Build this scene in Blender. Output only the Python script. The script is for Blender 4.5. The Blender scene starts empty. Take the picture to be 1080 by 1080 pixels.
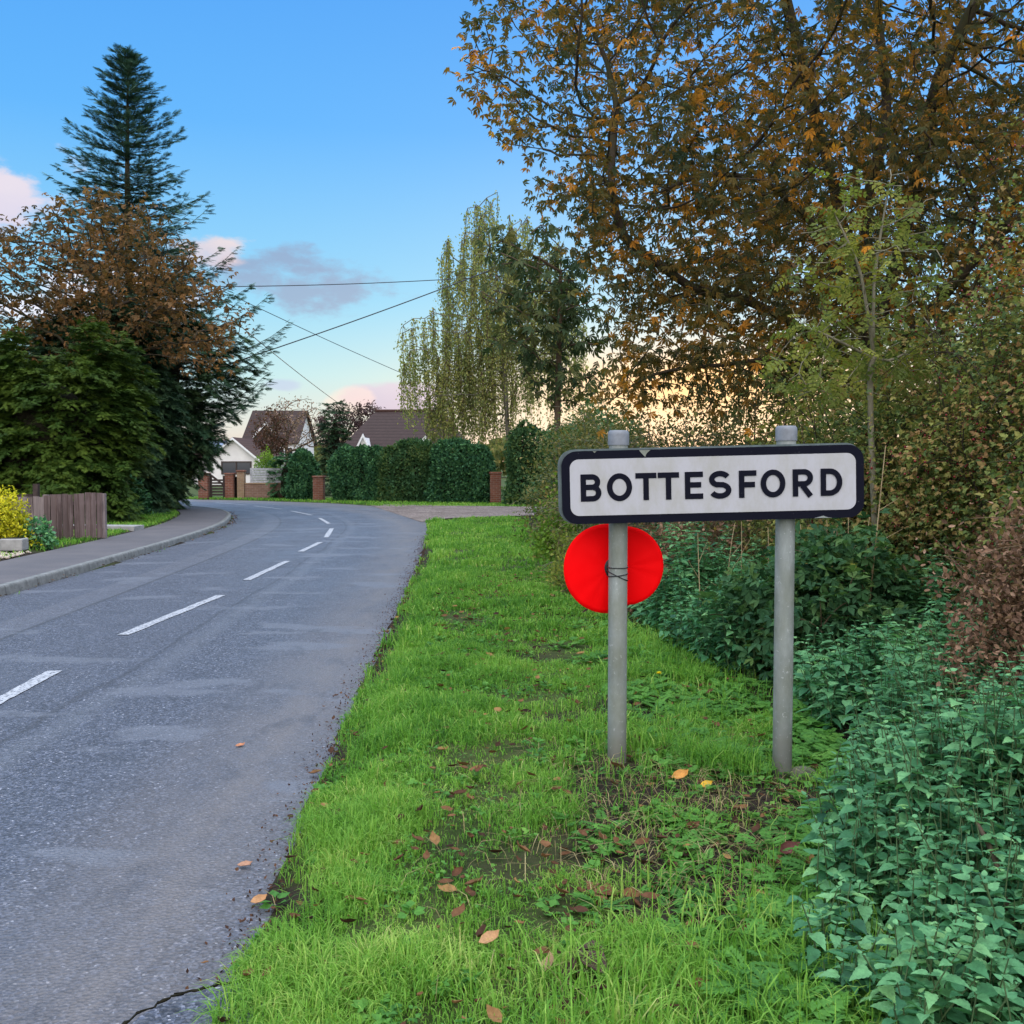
import bpy, bmesh, math
import numpy as np
from mathutils import Vector, Matrix

rng = np.random.default_rng(11)
S = bpy.context.scene
COL = S.collection
PI = math.pi
R = math.radians

# ------------------------------------------------------------------ camera
F = 1060.0 / 1080.0                      # focal length in frame widths
PITCH = R(2.70)
EYE = np.array([0.0, 0.0, 1.55])
cam_d = bpy.data.cameras.new('camera')
cam_d.sensor_width = 36; cam_d.lens = 36 * F
cam_d.clip_start = 0.05; cam_d.clip_end = 6000
cam = bpy.data.objects.new('camera', cam_d); COL.objects.link(cam)
cam.location = EYE; cam.rotation_euler = (R(90) - PITCH, 0, 0)
S.camera = cam

# ------------------------------------------------------------------ world, sun, exposure
S.view_settings.view_transform = 'Standard'
S.view_settings.look = 'None'
S.view_settings.exposure = 0.32
S.view_settings.gamma = 1.0
SUN_AZ, SUN_EL = R(11), R(4.0)           # azimuth to the right of +Y
W = bpy.data.worlds.new('World'); S.world = W; W.use_nodes = True
wt = W.node_tree; wt.nodes.clear()


def wn(t, **k):
    n = wt.nodes.new(t)
    for a, b in k.items():
        setattr(n, a, b)
    return n


def _mnode(nt, op, a, b=None, c=None, clamp=False):
    n = nt.nodes.new('ShaderNodeMath'); n.operation = op; n.use_clamp = clamp
    for i, v in enumerate((a, b, c)):
        if v is None:
            continue
        if isinstance(v, (int, float)):
            n.inputs[i].default_value = v
        else:
            nt.links.new(v, n.inputs[i])
    return n.outputs[0]


def _ramp(nt, fac, stops, interp='LINEAR'):
    n = nt.nodes.new('ShaderNodeValToRGB'); n.color_ramp.interpolation = interp
    e = n.color_ramp.elements
    while len(e) > 1:
        e.remove(e[-1])
    for i, (p, c) in enumerate(stops):
        if i == 0:
            e[0].position = p
        else:
            e.new(p)
        el = e[i]
        el.color = (c[0], c[1], c[2], 1) if not isinstance(c, (int, float)) else (c, c, c, 1)
    nt.links.new(fac, n.inputs[0])
    return n.outputs[0]


def _mix(nt, fac, a, b, blend='MIX'):
    n = nt.nodes.new('ShaderNodeMix'); n.data_type = 'RGBA'; n.blend_type = blend
    for sock, v in ((n.inputs[0], fac), (n.inputs[6], a), (n.inputs[7], b)):
        if isinstance(v, (int, float)):
            sock.default_value = v
        elif isinstance(v, tuple):
            sock.default_value = (v[0], v[1], v[2], 1)
        else:
            nt.links.new(v, sock)
    return n.outputs[2]


tc = wn('ShaderNodeTexCoord'); sep = wn('ShaderNodeSeparateXYZ')
wt.links.new(tc.outputs['Generated'], sep.inputs[0])
M = lambda *a, **k: _mnode(wt, *a, **k)
elev = M('ARCSINE', sep.outputs[2]); azim = M('ARCTAN2', sep.outputs[0], sep.outputs[1])
# clear evening sky by elevation; unseen overhead part brightened as added fill light
eln = M('DIVIDE', M('MULTIPLY', elev, 180 / PI), 90.0, clamp=True)
grad = _ramp(wt, eln, [(0.0, (.56, .45, .41)), (.022, (.54, .58, .56)), (.055, (.38, .62, .68)), (.10, (.22, .53, .74)),
                       (.20, (.085, .36, .77)), (.30, (.055, .28, .73)), (.36, (.055, .27, .69)), (.50, (1.35, 1.6, 1.95)), (1.0, (2.3, 2.6, 3.05))])
# the warm glow low down where the sun sets behind the trees on the right
ga = M('DIVIDE', M('SUBTRACT', azim, SUN_AZ) , .20); ge = M('DIVIDE', M('SUBTRACT', elev, R(4.5)), .035)
glow = M('POWER', 2.718, M('MULTIPLY', M('ADD', M('MULTIPLY', ga, ga), M('MULTIPLY', ge, ge)), -1.0))
sky1 = _mix(wt, M('MULTIPLY', glow, .95), grad, (.84, .50, .27))
# unseen sky behind the viewer brightened as added fill light
back = M('MULTIPLY', M('MULTIPLY', sep.outputs[1], -1.0), 1.6, clamp=True)
sky2 = _mix(wt, M('MULTIPLY', back, .85), sky1, (2.15, 2.08, 2.12))
# evening cumulus
nz = wn('ShaderNodeTexNoise'); nz.inputs['Scale'].default_value = 9.0; nz.inputs['Detail'].default_value = 9; nz.inputs['Roughness'].default_value = .58
mp = wn('ShaderNodeMapping'); mp.inputs['Scale'].default_value = (1, 1, 2.2)
wt.links.new(tc.outputs['Generated'], mp.inputs[0]); wt.links.new(mp.outputs[0], nz.inputs['Vector'])
cl = sky2


def cloud(a, e, wa, we, col_low, col_high, dens, rough=2.6):
    global cl
    da = M('DIVIDE', M('SUBTRACT', azim, R(a)), R(wa)); de = M('DIVIDE', M('SUBTRACT', elev, R(e)), R(we))
    m = M('SUBTRACT', 1.0, M('SQRT', M('ADD', M('MULTIPLY', da, da), M('MULTIPLY', de, de))))
    v = M('ADD', m, M('MULTIPLY', M('SUBTRACT', nz.outputs[0], .5), rough))
    f = _ramp(wt, v, [(.12, 0.0), (.55, 1.0)], 'EASE')
    t = M('ADD', M('MULTIPLY', de, .5), M('ADD', .5, M('MULTIPLY', M('SUBTRACT', nz.outputs[0], .5), 1.2)), clamp=True)
    col = _mix(wt, t, col_low, col_high)
    cl = _mix(wt, M('MULTIPLY', f, dens), cl, col)


cloud(-12.5, 9.6, 7.5, 1.9, (.23, .32, .48), (.20, .29, .46), .86, 3.2)
cloud(-28.5, 13.2, 5.0, 2.6, (.62, .50, .62), (.85, .66, .62), .75, 3.4)
cloud(-17.5, 11.4, 2.8, 1.5, (.50, .42, .52), (.88, .62, .52), .7, 3.4)
cloud(-22.0, 8.0, 6.0, 3.6, (.85, .72, .78), (.85, .80, .9), .7)
cloud(-6.4, 3.6, 3.6, 1.1, (.36, .34, .56), (.50, .44, .60), .8, 2.4)
cloud(-8.9, 3.4, 1.6, .8, (.95, .62, .52), (.80, .62, .54), .4, 4.0)
cloud(-13.0, 4.4, 1.6, .5, (.36, .46, .66), (.36, .46, .66), .7, 2.0)
cloud(12.0, 5.5, 5.0, 1.0, (1.3, .72, .32), (1.1, .70, .42), .5, 2.5)
nish = wn('ShaderNodeTexSky'); nish.sky_type = 'NISHITA'; nish.sun_disc = False
nish.sun_elevation = SUN_EL; nish.sun_rotation = SUN_AZ
bg1 = wn('ShaderNodeBackground'); bg1.inputs[1].default_value = .012
bg2 = wn('ShaderNodeBackground'); bg2.inputs[1].default_value = 1.0
add = wn('ShaderNodeAddShader'); out = wn('ShaderNodeOutputWorld')
wt.links.new(nish.outputs[0], bg1.inputs[0]); wt.links.new(cl, bg2.inputs[0])
wt.links.new(bg1.outputs[0], add.inputs[0]); wt.links.new(bg2.outputs[0], add.inputs[1]); wt.links.new(add.outputs[0], out.inputs[0])
W.cycles.sampling_method = 'AUTOMATIC'

sun_d = bpy.data.lights.new('sun', 'SUN'); sun_d.energy = .6; sun_d.angle = R(12); sun_d.color = (1, .80, .6)
sun = bpy.data.objects.new('sun', sun_d); COL.objects.link(sun)
sdir = Vector((math.sin(SUN_AZ) * math.cos(SUN_EL), math.cos(SUN_AZ) * math.cos(SUN_EL), math.sin(SUN_EL)))
sun.rotation_euler = sdir.to_track_quat('Z', 'Y').to_euler(); sun.location = (0, 0, 30)
S.cycles.max_bounces = 6; S.cycles.diffuse_bounces = 3; S.cycles.glossy_bounces = 2; S.cycles.transmission_bounces = 3
S.cycles.caustics_reflective = False; S.cycles.caustics_refractive = False


# ------------------------------------------------------------------ measuring helpers
def at(u, v, Y):
    """The point at depth Y seen at photo position (u, v)."""
    a = (u - 540) / 1060; b = (540 - v) / 1060
    y = math.cos(PITCH) + math.sin(PITCH) * b; z = -math.sin(PITCH) + math.cos(PITCH) * b
    k = Y / y
    return np.array([a * k, Y, EYE[2] + z * k])


def lerp(a, b, t): return a + (b - a) * t
def sstep(x, a, b):
    t = np.clip((x - a) / (b - a), 0, 1); return t * t * (3 - 2 * t)
def unit(v): return v / np.maximum(np.linalg.norm(v, axis=-1, keepdims=True), 1e-9)


_W = rng.normal(size=(10, 3)); _PH = rng.uniform(0, 6.28, 10)
def lump(p, s):
    """cheap smooth 3-D noise in about -1..1"""
    p = np.asarray(p) * s
    r = 0
    for i in range(10):
        r = r + np.sin(p @ (_W[i] * (1 + .25 * i)) + _PH[i]) / (1 + .25 * i)
    return r / 2.6


# ------------------------------------------------------------------ materials
def newmat(name):
    m = bpy.data.materials.new(name); m.use_nodes = True
    nt = m.node_tree; nt.nodes.clear()
    return m, nt


def n_noise(nt, vec, scale, detail=4, rough=.55, dist=0.0):
    n = nt.nodes.new('ShaderNodeTexNoise'); n.inputs['Scale'].default_value = scale
    n.inputs['Detail'].default_value = detail; n.inputs['Roughness'].default_value = rough; n.inputs['Distortion'].default_value = dist
    if vec is not None:
        nt.links.new(vec, n.inputs['Vector'])
    return n.outputs[0]


def n_pos(nt): return nt.nodes.new('ShaderNodeNewGeometry').outputs['Position']
def n_attr(nt, a):
    n = nt.nodes.new('ShaderNodeAttribute'); n.attribute_name = a; return n.outputs['Fac']


def n_scale(nt, vec, s):
    n = nt.nodes.new('ShaderNodeMapping'); n.inputs['Scale'].default_value = s; nt.links.new(vec, n.inputs[0]); return n.outputs[0]


def n_bump(nt, h, strength, dist=.01):
    n = nt.nodes.new('ShaderNodeBump'); n.inputs['Strength'].default_value = strength; n.inputs['Distance'].default_value = dist
    nt.links.new(h, n.inputs['Height']); return n.outputs[0]


def finish(nt, col, rough=.7, spec=.3, bump=None, metal=0.0, trans=None):
    p = nt.nodes.new('ShaderNodeBsdfPrincipled'); o = nt.nodes.new('ShaderNodeOutputMaterial')
    for k, v in (('Base Color', col), ('Roughness', rough), ('Specular IOR Level', spec), ('Metallic', metal)):
        if isinstance(v, tuple):
            p.inputs[k].default_value = (*v, 1)
        elif isinstance(v, (int, float)):
            p.inputs[k].default_value = v
        else:
            nt.links.new(v, p.inputs[k])
    if bump is not None:
        nt.links.new(bump, p.inputs['Normal'])
    if trans:
        t = nt.nodes.new('ShaderNodeBsdfTranslucent')
        if isinstance(col, tuple):
            t.inputs[0].default_value = (*col, 1)
        else:
            nt.links.new(_mix(nt, 1.0, col, (1.25, 1.3, .8), 'MULTIPLY'), t.inputs[0])
        ms = nt.nodes.new('ShaderNodeMixShader'); ms.inputs[0].default_value = trans
        nt.links.new(p.outputs[0], ms.inputs[1]); nt.links.new(t.outputs[0], ms.inputs[2]); nt.links.new(ms.outputs[0], o.inputs[0])
    else:
        nt.links.new(p.outputs[0], o.inputs[0])


def leafmat(name, stops, trans=.35, rough=.6, spec=.12, clump=.6, cscale=.9, gain=1.25):
    """stops run over leaf-by-leaf variation plus patches (a bough turning colour together)"""
    stops = [(p, tuple(min(.9, x * gain) for x in c)) for p, c in stops]
    m, nt = newmat(name)
    r = n_attr(nt, 'rnd')
    nz_ = n_noise(nt, n_pos(nt), cscale, 3)
    f = _mnode(nt, 'ADD', _mnode(nt, 'MULTIPLY', r, 1 - clump), _mnode(nt, 'MULTIPLY', _mnode(nt, 'MULTIPLY_ADD', nz_, 2.2, -.6, clamp=True), clump), clamp=True)
    col = _ramp(nt, f, stops)
    fine = n_noise(nt, n_pos(nt), 55, 3, .7)
    col = _mix(nt, 1.0, col, _ramp(nt, fine, [(.3, (.72, .72, .72)), (.7, (1.25, 1.25, 1.2))]), 'MULTIPLY')
    finish(nt, col, rough, spec, n_bump(nt, fine, .35, .006), 0, trans)
    return m


def barkmat(name, c1, c2, scale=14, moss=None):
    m, nt = newmat(name)
    p = n_pos(nt)
    v = n_noise(nt, n_scale(nt, p, (1, 1, .25)), scale, 6, .7)
    c = _ramp(nt, v, [(.3, c1), (.7, c2)])
    if moss:
        c = _mix(nt, _ramp(nt, n_noise(nt, p, 2.3, 4), [(.45, 0.0), (.62, .8)]), c, moss)
    finish(nt, c, .85, .2, n_bump(nt, v, .6, .02))
    return m


def plain(name, c, rough=.6, spec=.35, var=.25, scale=6, metal=0.0, bump=.1):
    m, nt = newmat(name)
    v = n_noise(nt, n_pos(nt), scale, 6, .6)
    col = _mix(nt, _ramp(nt, v, [(.3, 0.0), (.75, 1.0)]), tuple(x * (1 - var) for x in c), tuple(min(1, x * (1 + var)) for x in c))
    finish(nt, col, rough, spec, n_bump(nt, n_noise(nt, n_pos(nt), scale * 9, 4), bump, .005), metal)
    return m


def brickmat(name, c1, c2, mortar, axis='xz'):
    m, nt = newmat(name)
    s = nt.nodes.new('ShaderNodeSeparateXYZ'); nt.links.new(n_pos(nt), s.inputs[0])
    cmb = nt.nodes.new('ShaderNodeCombineXYZ')
    nt.links.new(_mnode(nt, 'ADD', s.outputs[0], s.outputs[1]), cmb.inputs[0]); nt.links.new(s.outputs[2], cmb.inputs[1])
    b = nt.nodes.new('ShaderNodeTexBrick'); nt.links.new(cmb.outputs[0], b.inputs[0])
    b.inputs['Scale'].default_value = 1.0; b.inputs['Brick Width'].default_value = .225; b.inputs['Row Height'].default_value = .075
    b.inputs['Mortar Size'].default_value = .006
    b.inputs['Color1'].default_value = (*c1, 1); b.inputs['Color2'].default_value = (*c2, 1); b.inputs['Mortar'].default_value = (*mortar, 1)
    c = _mix(nt, _ramp(nt, n_noise(nt, n_pos(nt), 3.0, 5), [(.35, 0.0), (.7, .6)]), b.outputs[0], tuple(x * .5 for x in c1))
    finish(nt, c, .85, .2, n_bump(nt, b.outputs['Fac'], -.4, .01))
    return m


def tilemat(name, c, ang=0):
    m, nt = newmat(name)
    p = n_pos(nt)
    w = nt.nodes.new('ShaderNodeTexWave'); w.bands_direction = 'Z'; w.wave_profile = 'SAW'
    w.inputs['Scale'].default_value = 1.6; w.inputs['Distortion'].default_value = .3; nt.links.new(p, w.inputs[0])
    v = n_noise(nt, n_scale(nt, p, (3, 3, 8)), 1.6, 6, .7)
    col = _ramp(nt, v, [(.25, tuple(x * .55 for x in c)), (.55, c), (.8, tuple(x * 1.7 for x in c))])
    col = _mix(nt, .5, col, _mix(nt, w.outputs[1], tuple(x * .5 for x in c), tuple(x * 1.3 for x in c)))
    finish(nt, col, .85, .2, n_bump(nt, w.outputs[1], .6, .04))
    return m


MT = {}
MT['bark_dark'] = barkmat('dark_bark', (.028, .021, .015), (.085, .066, .045), 9, (.05, .055, .018))
MT['bark_brown'] = barkmat('brown_bark', (.04, .028, .018), (.13, .09, .055), 12)
MT['bark_pale'] = barkmat('pale_bark', (.12, .11, .075), (.30, .27, .19), 18)
MT['bark_birch'] = barkmat('birch_bark', (.07, .06, .045), (.28, .26, .21), 5)
MT['twig'] = barkmat('twig_bark', (.07, .05, .03), (.17, .12, .07), 20)
MT['straw'] = barkmat('dry_straw', (.22, .15, .08), (.50, .38, .22), 20)
MT['chestnut'] = leafmat('chestnut_autumn_leaf', [(.10, (.030, .048, .032)), (.36, (.056, .058, .026)), (.54, (.105, .076, .024)),
                                                (.70, (.20, .100, .020)), (.84, (.46, .19, .026)), (1, (.64, .33, .04))], .48, clump=.55, cscale=1.0, gain=1.65)
MT['chestnut_green'] = leafmat('chestnut_dull_green_leaf', [(.1, (.018, .034, .017)), (.5, (.034, .052, .022)), (.85, (.075, .070, .020))], .3, clump=.5, cscale=.7, gain=1.7)
MT['rust'] = leafmat('rust_leaf', [(.1, (.036, .034, .016)), (.4, (.098, .060, .026)), (.7, (.18, .092, .036)), (1, (.29, .16, .05))], .33, clump=.5, cscale=.45, gain=1.35)
MT['fir'] = leafmat('fir_needle', [(.1, (.010, .024, .020)), (.5, (.022, .046, .034)), (.95, (.050, .085, .058))], .12, clump=.4, gain=2.7)
MT['yew'] = leafmat('yew_needle', [(.1, (.008, .022, .012)), (.5, (.020, .046, .022)), (.8, (.045, .072, .028)), (1, (.11, .10, .03))], .15, clump=.5, cscale=1.1, gain=1.8)
MT['cypress'] = leafmat('cypress_spray', [(.1, (.014, .034, .009)), (.45, (.040, .085, .014)), (.9, (.115, .17, .022))], .2, clump=.45, cscale=1.3, gain=.95)
MT['birch'] = leafmat('birch_leaf', [(.1, (.055, .075, .030)), (.5, (.11, .125, .042)), (.95, (.24, .21, .075))], .48, clump=.4, gain=2.4)
MT['hedge'] = leafmat('clipped_hedge_leaf', [(.1, (.008, .030, .016)), (.5, (.022, .064, .028)), (.95, (.055, .125, .045))], .15, .6, .12, clump=.3, cscale=2.5, gain=2.1)
MT['hedge2'] = leafmat('mixed_hedge_leaf', [(.1, (.016, .042, .018)), (.5, (.036, .085, .034)), (.95, (.10, .14, .040))], .2, .6, .12, clump=.5, cscale=1.6, gain=1.6)
MT['limegreen'] = leafmat('lime_green_leaf', [(.1, (.05, .11, .015)), (.6, (.12, .21, .025)), (1, (.22, .30, .04))], .3)
MT['gold'] = leafmat('golden_leaf', [(.1, (.12, .16, .012)), (.45, (.42, .40, .02)), (1, (.75, .62, .05))], .3, clump=.3)
MT['purple'] = leafmat('purple_leaf', [(.1, (.035, .022, .026)), (.6, (.085, .050, .056)), (1, (.15, .10, .09))], .35)
MT['redbrown'] = leafmat('red_brown_leaf', [(.1, (.035, .018, .014)), (.6, (.085, .040, .028)), (1, (.14, .08, .05))], .3)
MT['pinkbare'] = leafmat('last_pale_leaf', [(.1, (.12, .08, .06)), (.6, (.26, .17, .13)), (1, (.38, .27, .2))], .3)
MT['hawthorn'] = leafmat('hawthorn_leaf', [(.08, (.024, .044, .020)), (.36, (.060, .086, .028)), (.58, (.12, .125, .034)), (.78, (.145, .085, .040)), (.92, (.20, .13, .05)), (1, (.36, .29, .05))], .32, clump=.42, cscale=1.9, gain=2.2)
MT['olive'] = leafmat('olive_thicket_leaf', [(.08, (.026, .042, .016)), (.45, (.065, .078, .025)), (.75, (.12, .098, .032)), (1, (.22, .15, .045))], .3, clump=.45, cscale=1.1, gain=2.0)
MT['ash'] = leafmat('ash_leaf', [(.08, (.055, .085, .030)), (.5, (.13, .155, .036)), (1, (.30, .27, .055))], .42, clump=.5, cscale=1.6, gain=1.5)
MT['dead'] = leafmat('dead_brown_leaf', [(.1, (.055, .032, .022)), (.55, (.16, .092, .060)), (1, (.30, .19, .13))], .2, .8, .1, clump=.3, gain=1.5)
MT['bramble'] = leafmat('bramble_leaf', [(.1, (.012, .040, .020)), (.6, (.035, .085, .034)), (.92, (.08, .13, .035)), (1, (.30, .26, .04))], .3, clump=.4, cscale=1.8, gain=1.7)
MT['nettle'] = leafmat('nettle_leaf', [(.05, (.016, .060, .032)), (.40, (.046, .150, .066)), (.75, (.112, .260, .114)), (.95, (.18, .33, .12)), (1, (.26, .34, .07))], .28, .5, .2, clump=.35, cscale=2.2, gain=1.5)
MT['weed'] = leafmat('low_weed_leaf', [(.1, (.038, .120, .030)), (.6, (.085, .215, .040)), (1, (.16, .30, .055))], .35, .6, .12, clump=.4, cscale=3, gain=1.35)
MT['grass'] = leafmat('grass_blade', [(.05, (.036, .112, .022)), (.35, (.094, .228, .032)), (.68, (.178, .328, .054)), (.88, (.31, .40, .10)), (1, (.50, .44, .21))], .42, .6, .12, clump=.4, cscale=2.2, gain=1.32)
MT['litter'] = leafmat('fallen_leaf', [(.1, (.035, .018, .014)), (.5, (.115, .052, .028)), (.85, (.22, .11, .05)), (1, (.40, .25, .09))], .15, .7, .1, clump=.1, gain=1.0)
MT['berry'] = leafmat('haw_berry', [(.1, (.07, .004, .009)), (1, (.20, .012, .016))], 0.0, .25, .5, clump=.1)
MT['brick'] = brickmat('red_brick', (.27, .095, .055), (.19, .075, .05), (.30, .26, .22))
MT['brick_pale'] = brickmat('weathered_brick', (.30, .17, .12), (.24, .135, .10), (.34, .29, .25))
MT['brick_buff'] = brickmat('buff_brick', (.36, .24, .14), (.30, .18, .11), (.36, .31, .25))
MT['render'] = plain('white_render', (.74, .71, .69), .8, .2, .08, 1.5)
MT['roof_brown'] = tilemat('brown_roof_tiles', (.052, .034, .031))
MT['roof_red'] = tilemat('red_brown_roof_tiles', (.085, .046, .038))
MT['white_paint'] = plain('white_paint', (.75, .75, .75), .5, .4, .06, 3)
MT['dark_wood'] = plain('dark_timber', (.055, .038, .034), .75, .25, .4, 12)
MT['glass'] = plain('dark_glass', (.03, .035, .045), .08, .6, .1, 1, bump=0)
MT['solar'] = plain('solar_glass', (.16, .22, .33), .15, .6, .1, 1, bump=0)
MT['stone'] = plain('pale_stone', (.34, .33, .32), .8, .25, .25, 9, bump=.3)
MT['slat'] = plain('silvered_slat', (.46, .46, .48), .75, .25, .3, 14)
MT['cap'] = plain('grey_plastic_cap', (.19, .205, .23), .5, .4, .2, 30)
MT['black'] = plain('black_plastic', (.012, .012, .014), .4, .4, .2, 30)
MT['wire'] = plain('wire_sheath', (.035, .04, .05), .5, .3, .1, 3)
MT['soil_core'] = plain('dark_core_earth', (.022, .020, .012), .95, .1, .5, 10, bump=.6)


def fencemat(name, a, b, c):
    m, nt = newmat(name)
    p = n_pos(nt)
    g = n_noise(nt, n_scale(nt, p, (9, 9, .5)), 3.0, 6, .7)
    bl = n_noise(nt, p, 1.3, 4)
    col = _ramp(nt, _mnode(nt, 'ADD', _mnode(nt, 'MULTIPLY', g, .65), _mnode(nt, 'MULTIPLY', bl, .4)), [(.40, a), (.52, b), (.64, c)])
    col = _mix(nt, _mnode(nt, 'MULTIPLY', n_attr(nt, 'rnd'), .55), col, c)
    finish(nt, col, .85, .2, n_bump(nt, g, .5, .01))
    return m


MT['fence_grey'] = fencemat('weathered_grey_boards', (.07, .052, .050), (.17, .13, .125), (.33, .27, .27))
MT['fence_brown'] = fencemat('weathered_brown_boards', (.040, .025, .022), (.10, .066, .060), (.24, .175, .165))


# ------------------------------------------------------------------ object helpers
ORG = {}


def meta(o, label=None, cat=None, group=None, kind=None):
    if label: o['label'] = label
    if cat: o['category'] = cat
    if group: o['group'] = group
    if kind: o['kind'] = kind
    return o


def thing(name, label, cat, loc, group=None):
    o = bpy.data.objects.new(name, None); COL.objects.link(o)
    o.location = [float(x) for x in loc]; o.empty_display_size = .2
    ORG[o] = np.array(loc, float)
    return meta(o, label, cat, group)


def _link(name, me, mat, parent, smooth=False):
    if mat is not None:
        me.materials.append(MT[mat] if isinstance(mat, str) else mat)
    o = bpy.data.objects.new(name, me); COL.objects.link(o)
    if parent is not None:
        o.parent = parent; ORG[o] = ORG[parent]
    else:
        ORG[o] = np.zeros(3)
    if smooth:
        me.shade_smooth()
    return o


def npmesh(name, V, T, mat, parent=None, rnd=None, smooth=False, quads=None, origin=None):
    """one mesh object from numpy arrays in world space (T triangles, quads optional)"""
    V = np.asarray(V, float).reshape(-1, 3)
    if parent is not None:
        V = V - ORG[parent]
    elif origin is not None:
        V = V - np.asarray(origin)
    me = bpy.data.meshes.new(name)
    T = np.zeros((0, 3), int) if T is None else np.asarray(T).reshape(-1, 3)
    Q = np.zeros((0, 4), int) if quads is None else np.asarray(quads).reshape(-1, 4)
    me.vertices.add(len(V)); me.vertices.foreach_set('co', V.astype(np.float32).ravel())
    nl = T.size + Q.size
    me.loops.add(nl); me.loops.foreach_set('vertex_index', np.concatenate([T.ravel(), Q.ravel()]).astype(np.int32))
    me.polygons.add(len(T) + len(Q))
    ls = np.concatenate([np.arange(len(T)) * 3, T.size + np.arange(len(Q)) * 4])
    me.polygons.foreach_set('loop_start', ls.astype(np.int32))
    me.update(calc_edges=True); me.validate()
    if rnd is not None:
        a = me.attributes.new('rnd', 'FLOAT', 'POINT'); a.data.foreach_set('value', np.asarray(rnd, np.float32))
    o = _link(name, me, mat, parent, smooth)
    if parent is None and origin is not None:
        o.location = [float(x) for x in origin]; ORG[o] = np.asarray(origin, float)
    return o


class BM:
    """collects solids in world space into one mesh"""
    def __init__(s): s.b = bmesh.new()

    def box(s, c, size, rot=0.0, bevel=0.0, tilt=None):
        g = bmesh.ops.create_cube(s.b, size=1.0)
        mt = Matrix.Translation(Vector(c)) @ Matrix.Rotation(rot, 4, 'Z') @ (tilt or Matrix()) @ Matrix.Diagonal((*size, 1))  # darker brown towards the post foot, broken up by noise
        bmesh.ops.transform(s.b, matrix=mt, verts=g['verts'])
        if bevel:
            ed = list({e for v in g['verts'] for e in v.link_edges})
            bmesh.ops.bevel(s.b, geom=ed, offset=bevel, segments=2, affect='EDGES', profile=.5)
        return s

    def prism(s, poly, d):
        """closed polygon (list of 3-D points) swept by vector d"""
        a = [s.b.verts.new(Vector(p)) for p in poly]; b = [s.b.verts.new(Vector(p) + Vector(d)) for p in poly]
        n = len(a)
        s.b.faces.new(a[::-1]); s.b.faces.new(b)
        for i in range(n):
            s.b.faces.new((a[i], a[(i + 1) % n], b[(i + 1) % n], b[i]))
        return s

    def lathe(s, c, prof, n=28):
        """revolve (r, z) profile round the vertical through c"""
        rings = []
        for r, z in prof:
            rings.append([s.b.verts.new((c[0] + r * math.cos(2 * PI * k / n), c[1] + r * math.sin(2 * PI * k / n), c[2] + z)) for k in range(n)])
        for i in range(len(rings) - 1):
            for k in range(n):
                s.b.faces.new((rings[i][k], rings[i][(k + 1) % n], rings[i + 1][(k + 1) % n], rings[i + 1][k]))
        s.b.faces.new(rings[0][::-1]); s.b.faces.new(rings[-1])
        return s

    def build(s, name, mat, parent=None, smooth=False, rnd=None):
        bmesh.ops.recalc_face_normals(s.b, faces=s.b.faces)
        if parent is not None:
            bmesh.ops.translate(s.b, verts=s.b.verts, vec=-Vector(ORG[parent]))
        me = bpy.data.meshes.new(name); s.b.to_mesh(me); s.b.free()
        if rnd is not None:
            a = me.attributes.new('rnd', 'FLOAT', 'POINT')
            a.data.foreach_set('value', np.resize(np.asarray(rnd, np.float32), len(me.vertices)) if np.ndim(rnd) else np.full(len(me.vertices), rnd, np.float32))
        o = _link(name, me, mat, parent)
        if smooth:
            me.shade_smooth()
            try:
                me.set_sharp_from_angle(angle=R(35))
            except Exception:
                pass
        return o


def tubes(paths, sides=5):
    """paths: list of (pts k x 3, radii k) -> verts, quads"""
    by = {}
    for p, r in paths:
        by.setdefault(len(p), []).append((p, r))
    VV, QQ, off = [], [], 0
    ang = np.arange(sides) * 2 * PI / sides
    for k, L in by.items():
        P = np.array([a for a, _ in L], float); Rr = np.array([b for _, b in L], float)
        tg = np.empty_like(P); tg[:, 1:-1] = P[:, 2:] - P[:, :-2]; tg[:, 0] = P[:, 1] - P[:, 0]; tg[:, -1] = P[:, -1] - P[:, -2]
        tg = unit(tg)
        mean = unit(P[:, -1] - P[:, 0])
        ref = np.where(np.abs(mean[:, 2:3]) < .8, np.array([[0, 0, 1.]]), np.array([[1., 0, 0]]))[:, None, :]
        n1 = unit(np.cross(tg, np.broadcast_to(ref, tg.shape))); n2 = np.cross(tg, n1)
        V = P[:, :, None, :] + Rr[:, :, None, None] * (np.cos(ang)[None, None, :, None] * n1[:, :, None, :] + np.sin(ang)[None, None, :, None] * n2[:, :, None, :])
        n = len(L)
        idx = off + np.arange(n * k * sides).reshape(n, k, sides)
        a = idx[:, :-1, :]; b = np.roll(a, -1, 2); d = idx[:, 1:, :]; c = np.roll(d, -1, 2)
        QQ.append(np.stack([a, b, c, d], -1).reshape(-1, 4)); VV.append(V.reshape(-1, 3)); off += n * k * sides
    return np.concatenate(VV), np.concatenate(QQ)


def tubemesh(name, paths, mat, parent=None, sides=5, origin=None):
    V, Q = tubes(paths, sides)
    return npmesh(name, V, None, mat, parent, None, True, Q, origin)


# leaf templates: +x runs to the tip, z is the upper face
def kite(w=.28, wide=.42, fold=.06, droop=.05):
    v = np.array([[0, 0, 0], [wide, w, fold], [1, 0, -droop], [wide, -w, fold]], float)
    return v, np.array([[0, 2, 1], [0, 3, 2]])


def oval(w=.26):
    v = np.array([[0, 0, 0], [.3, w * .85, .05], [.7, w * .8, .03], [1, 0, -.09], [.7, -w * .8, .03], [.3, -w * .85, .05], [.5, 0, -.0]], float)
    return v, np.array([[0, 6, 1], [1, 6, 2], [2, 6, 3], [3, 6, 4], [4, 6, 5], [5, 6, 0]])


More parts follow.
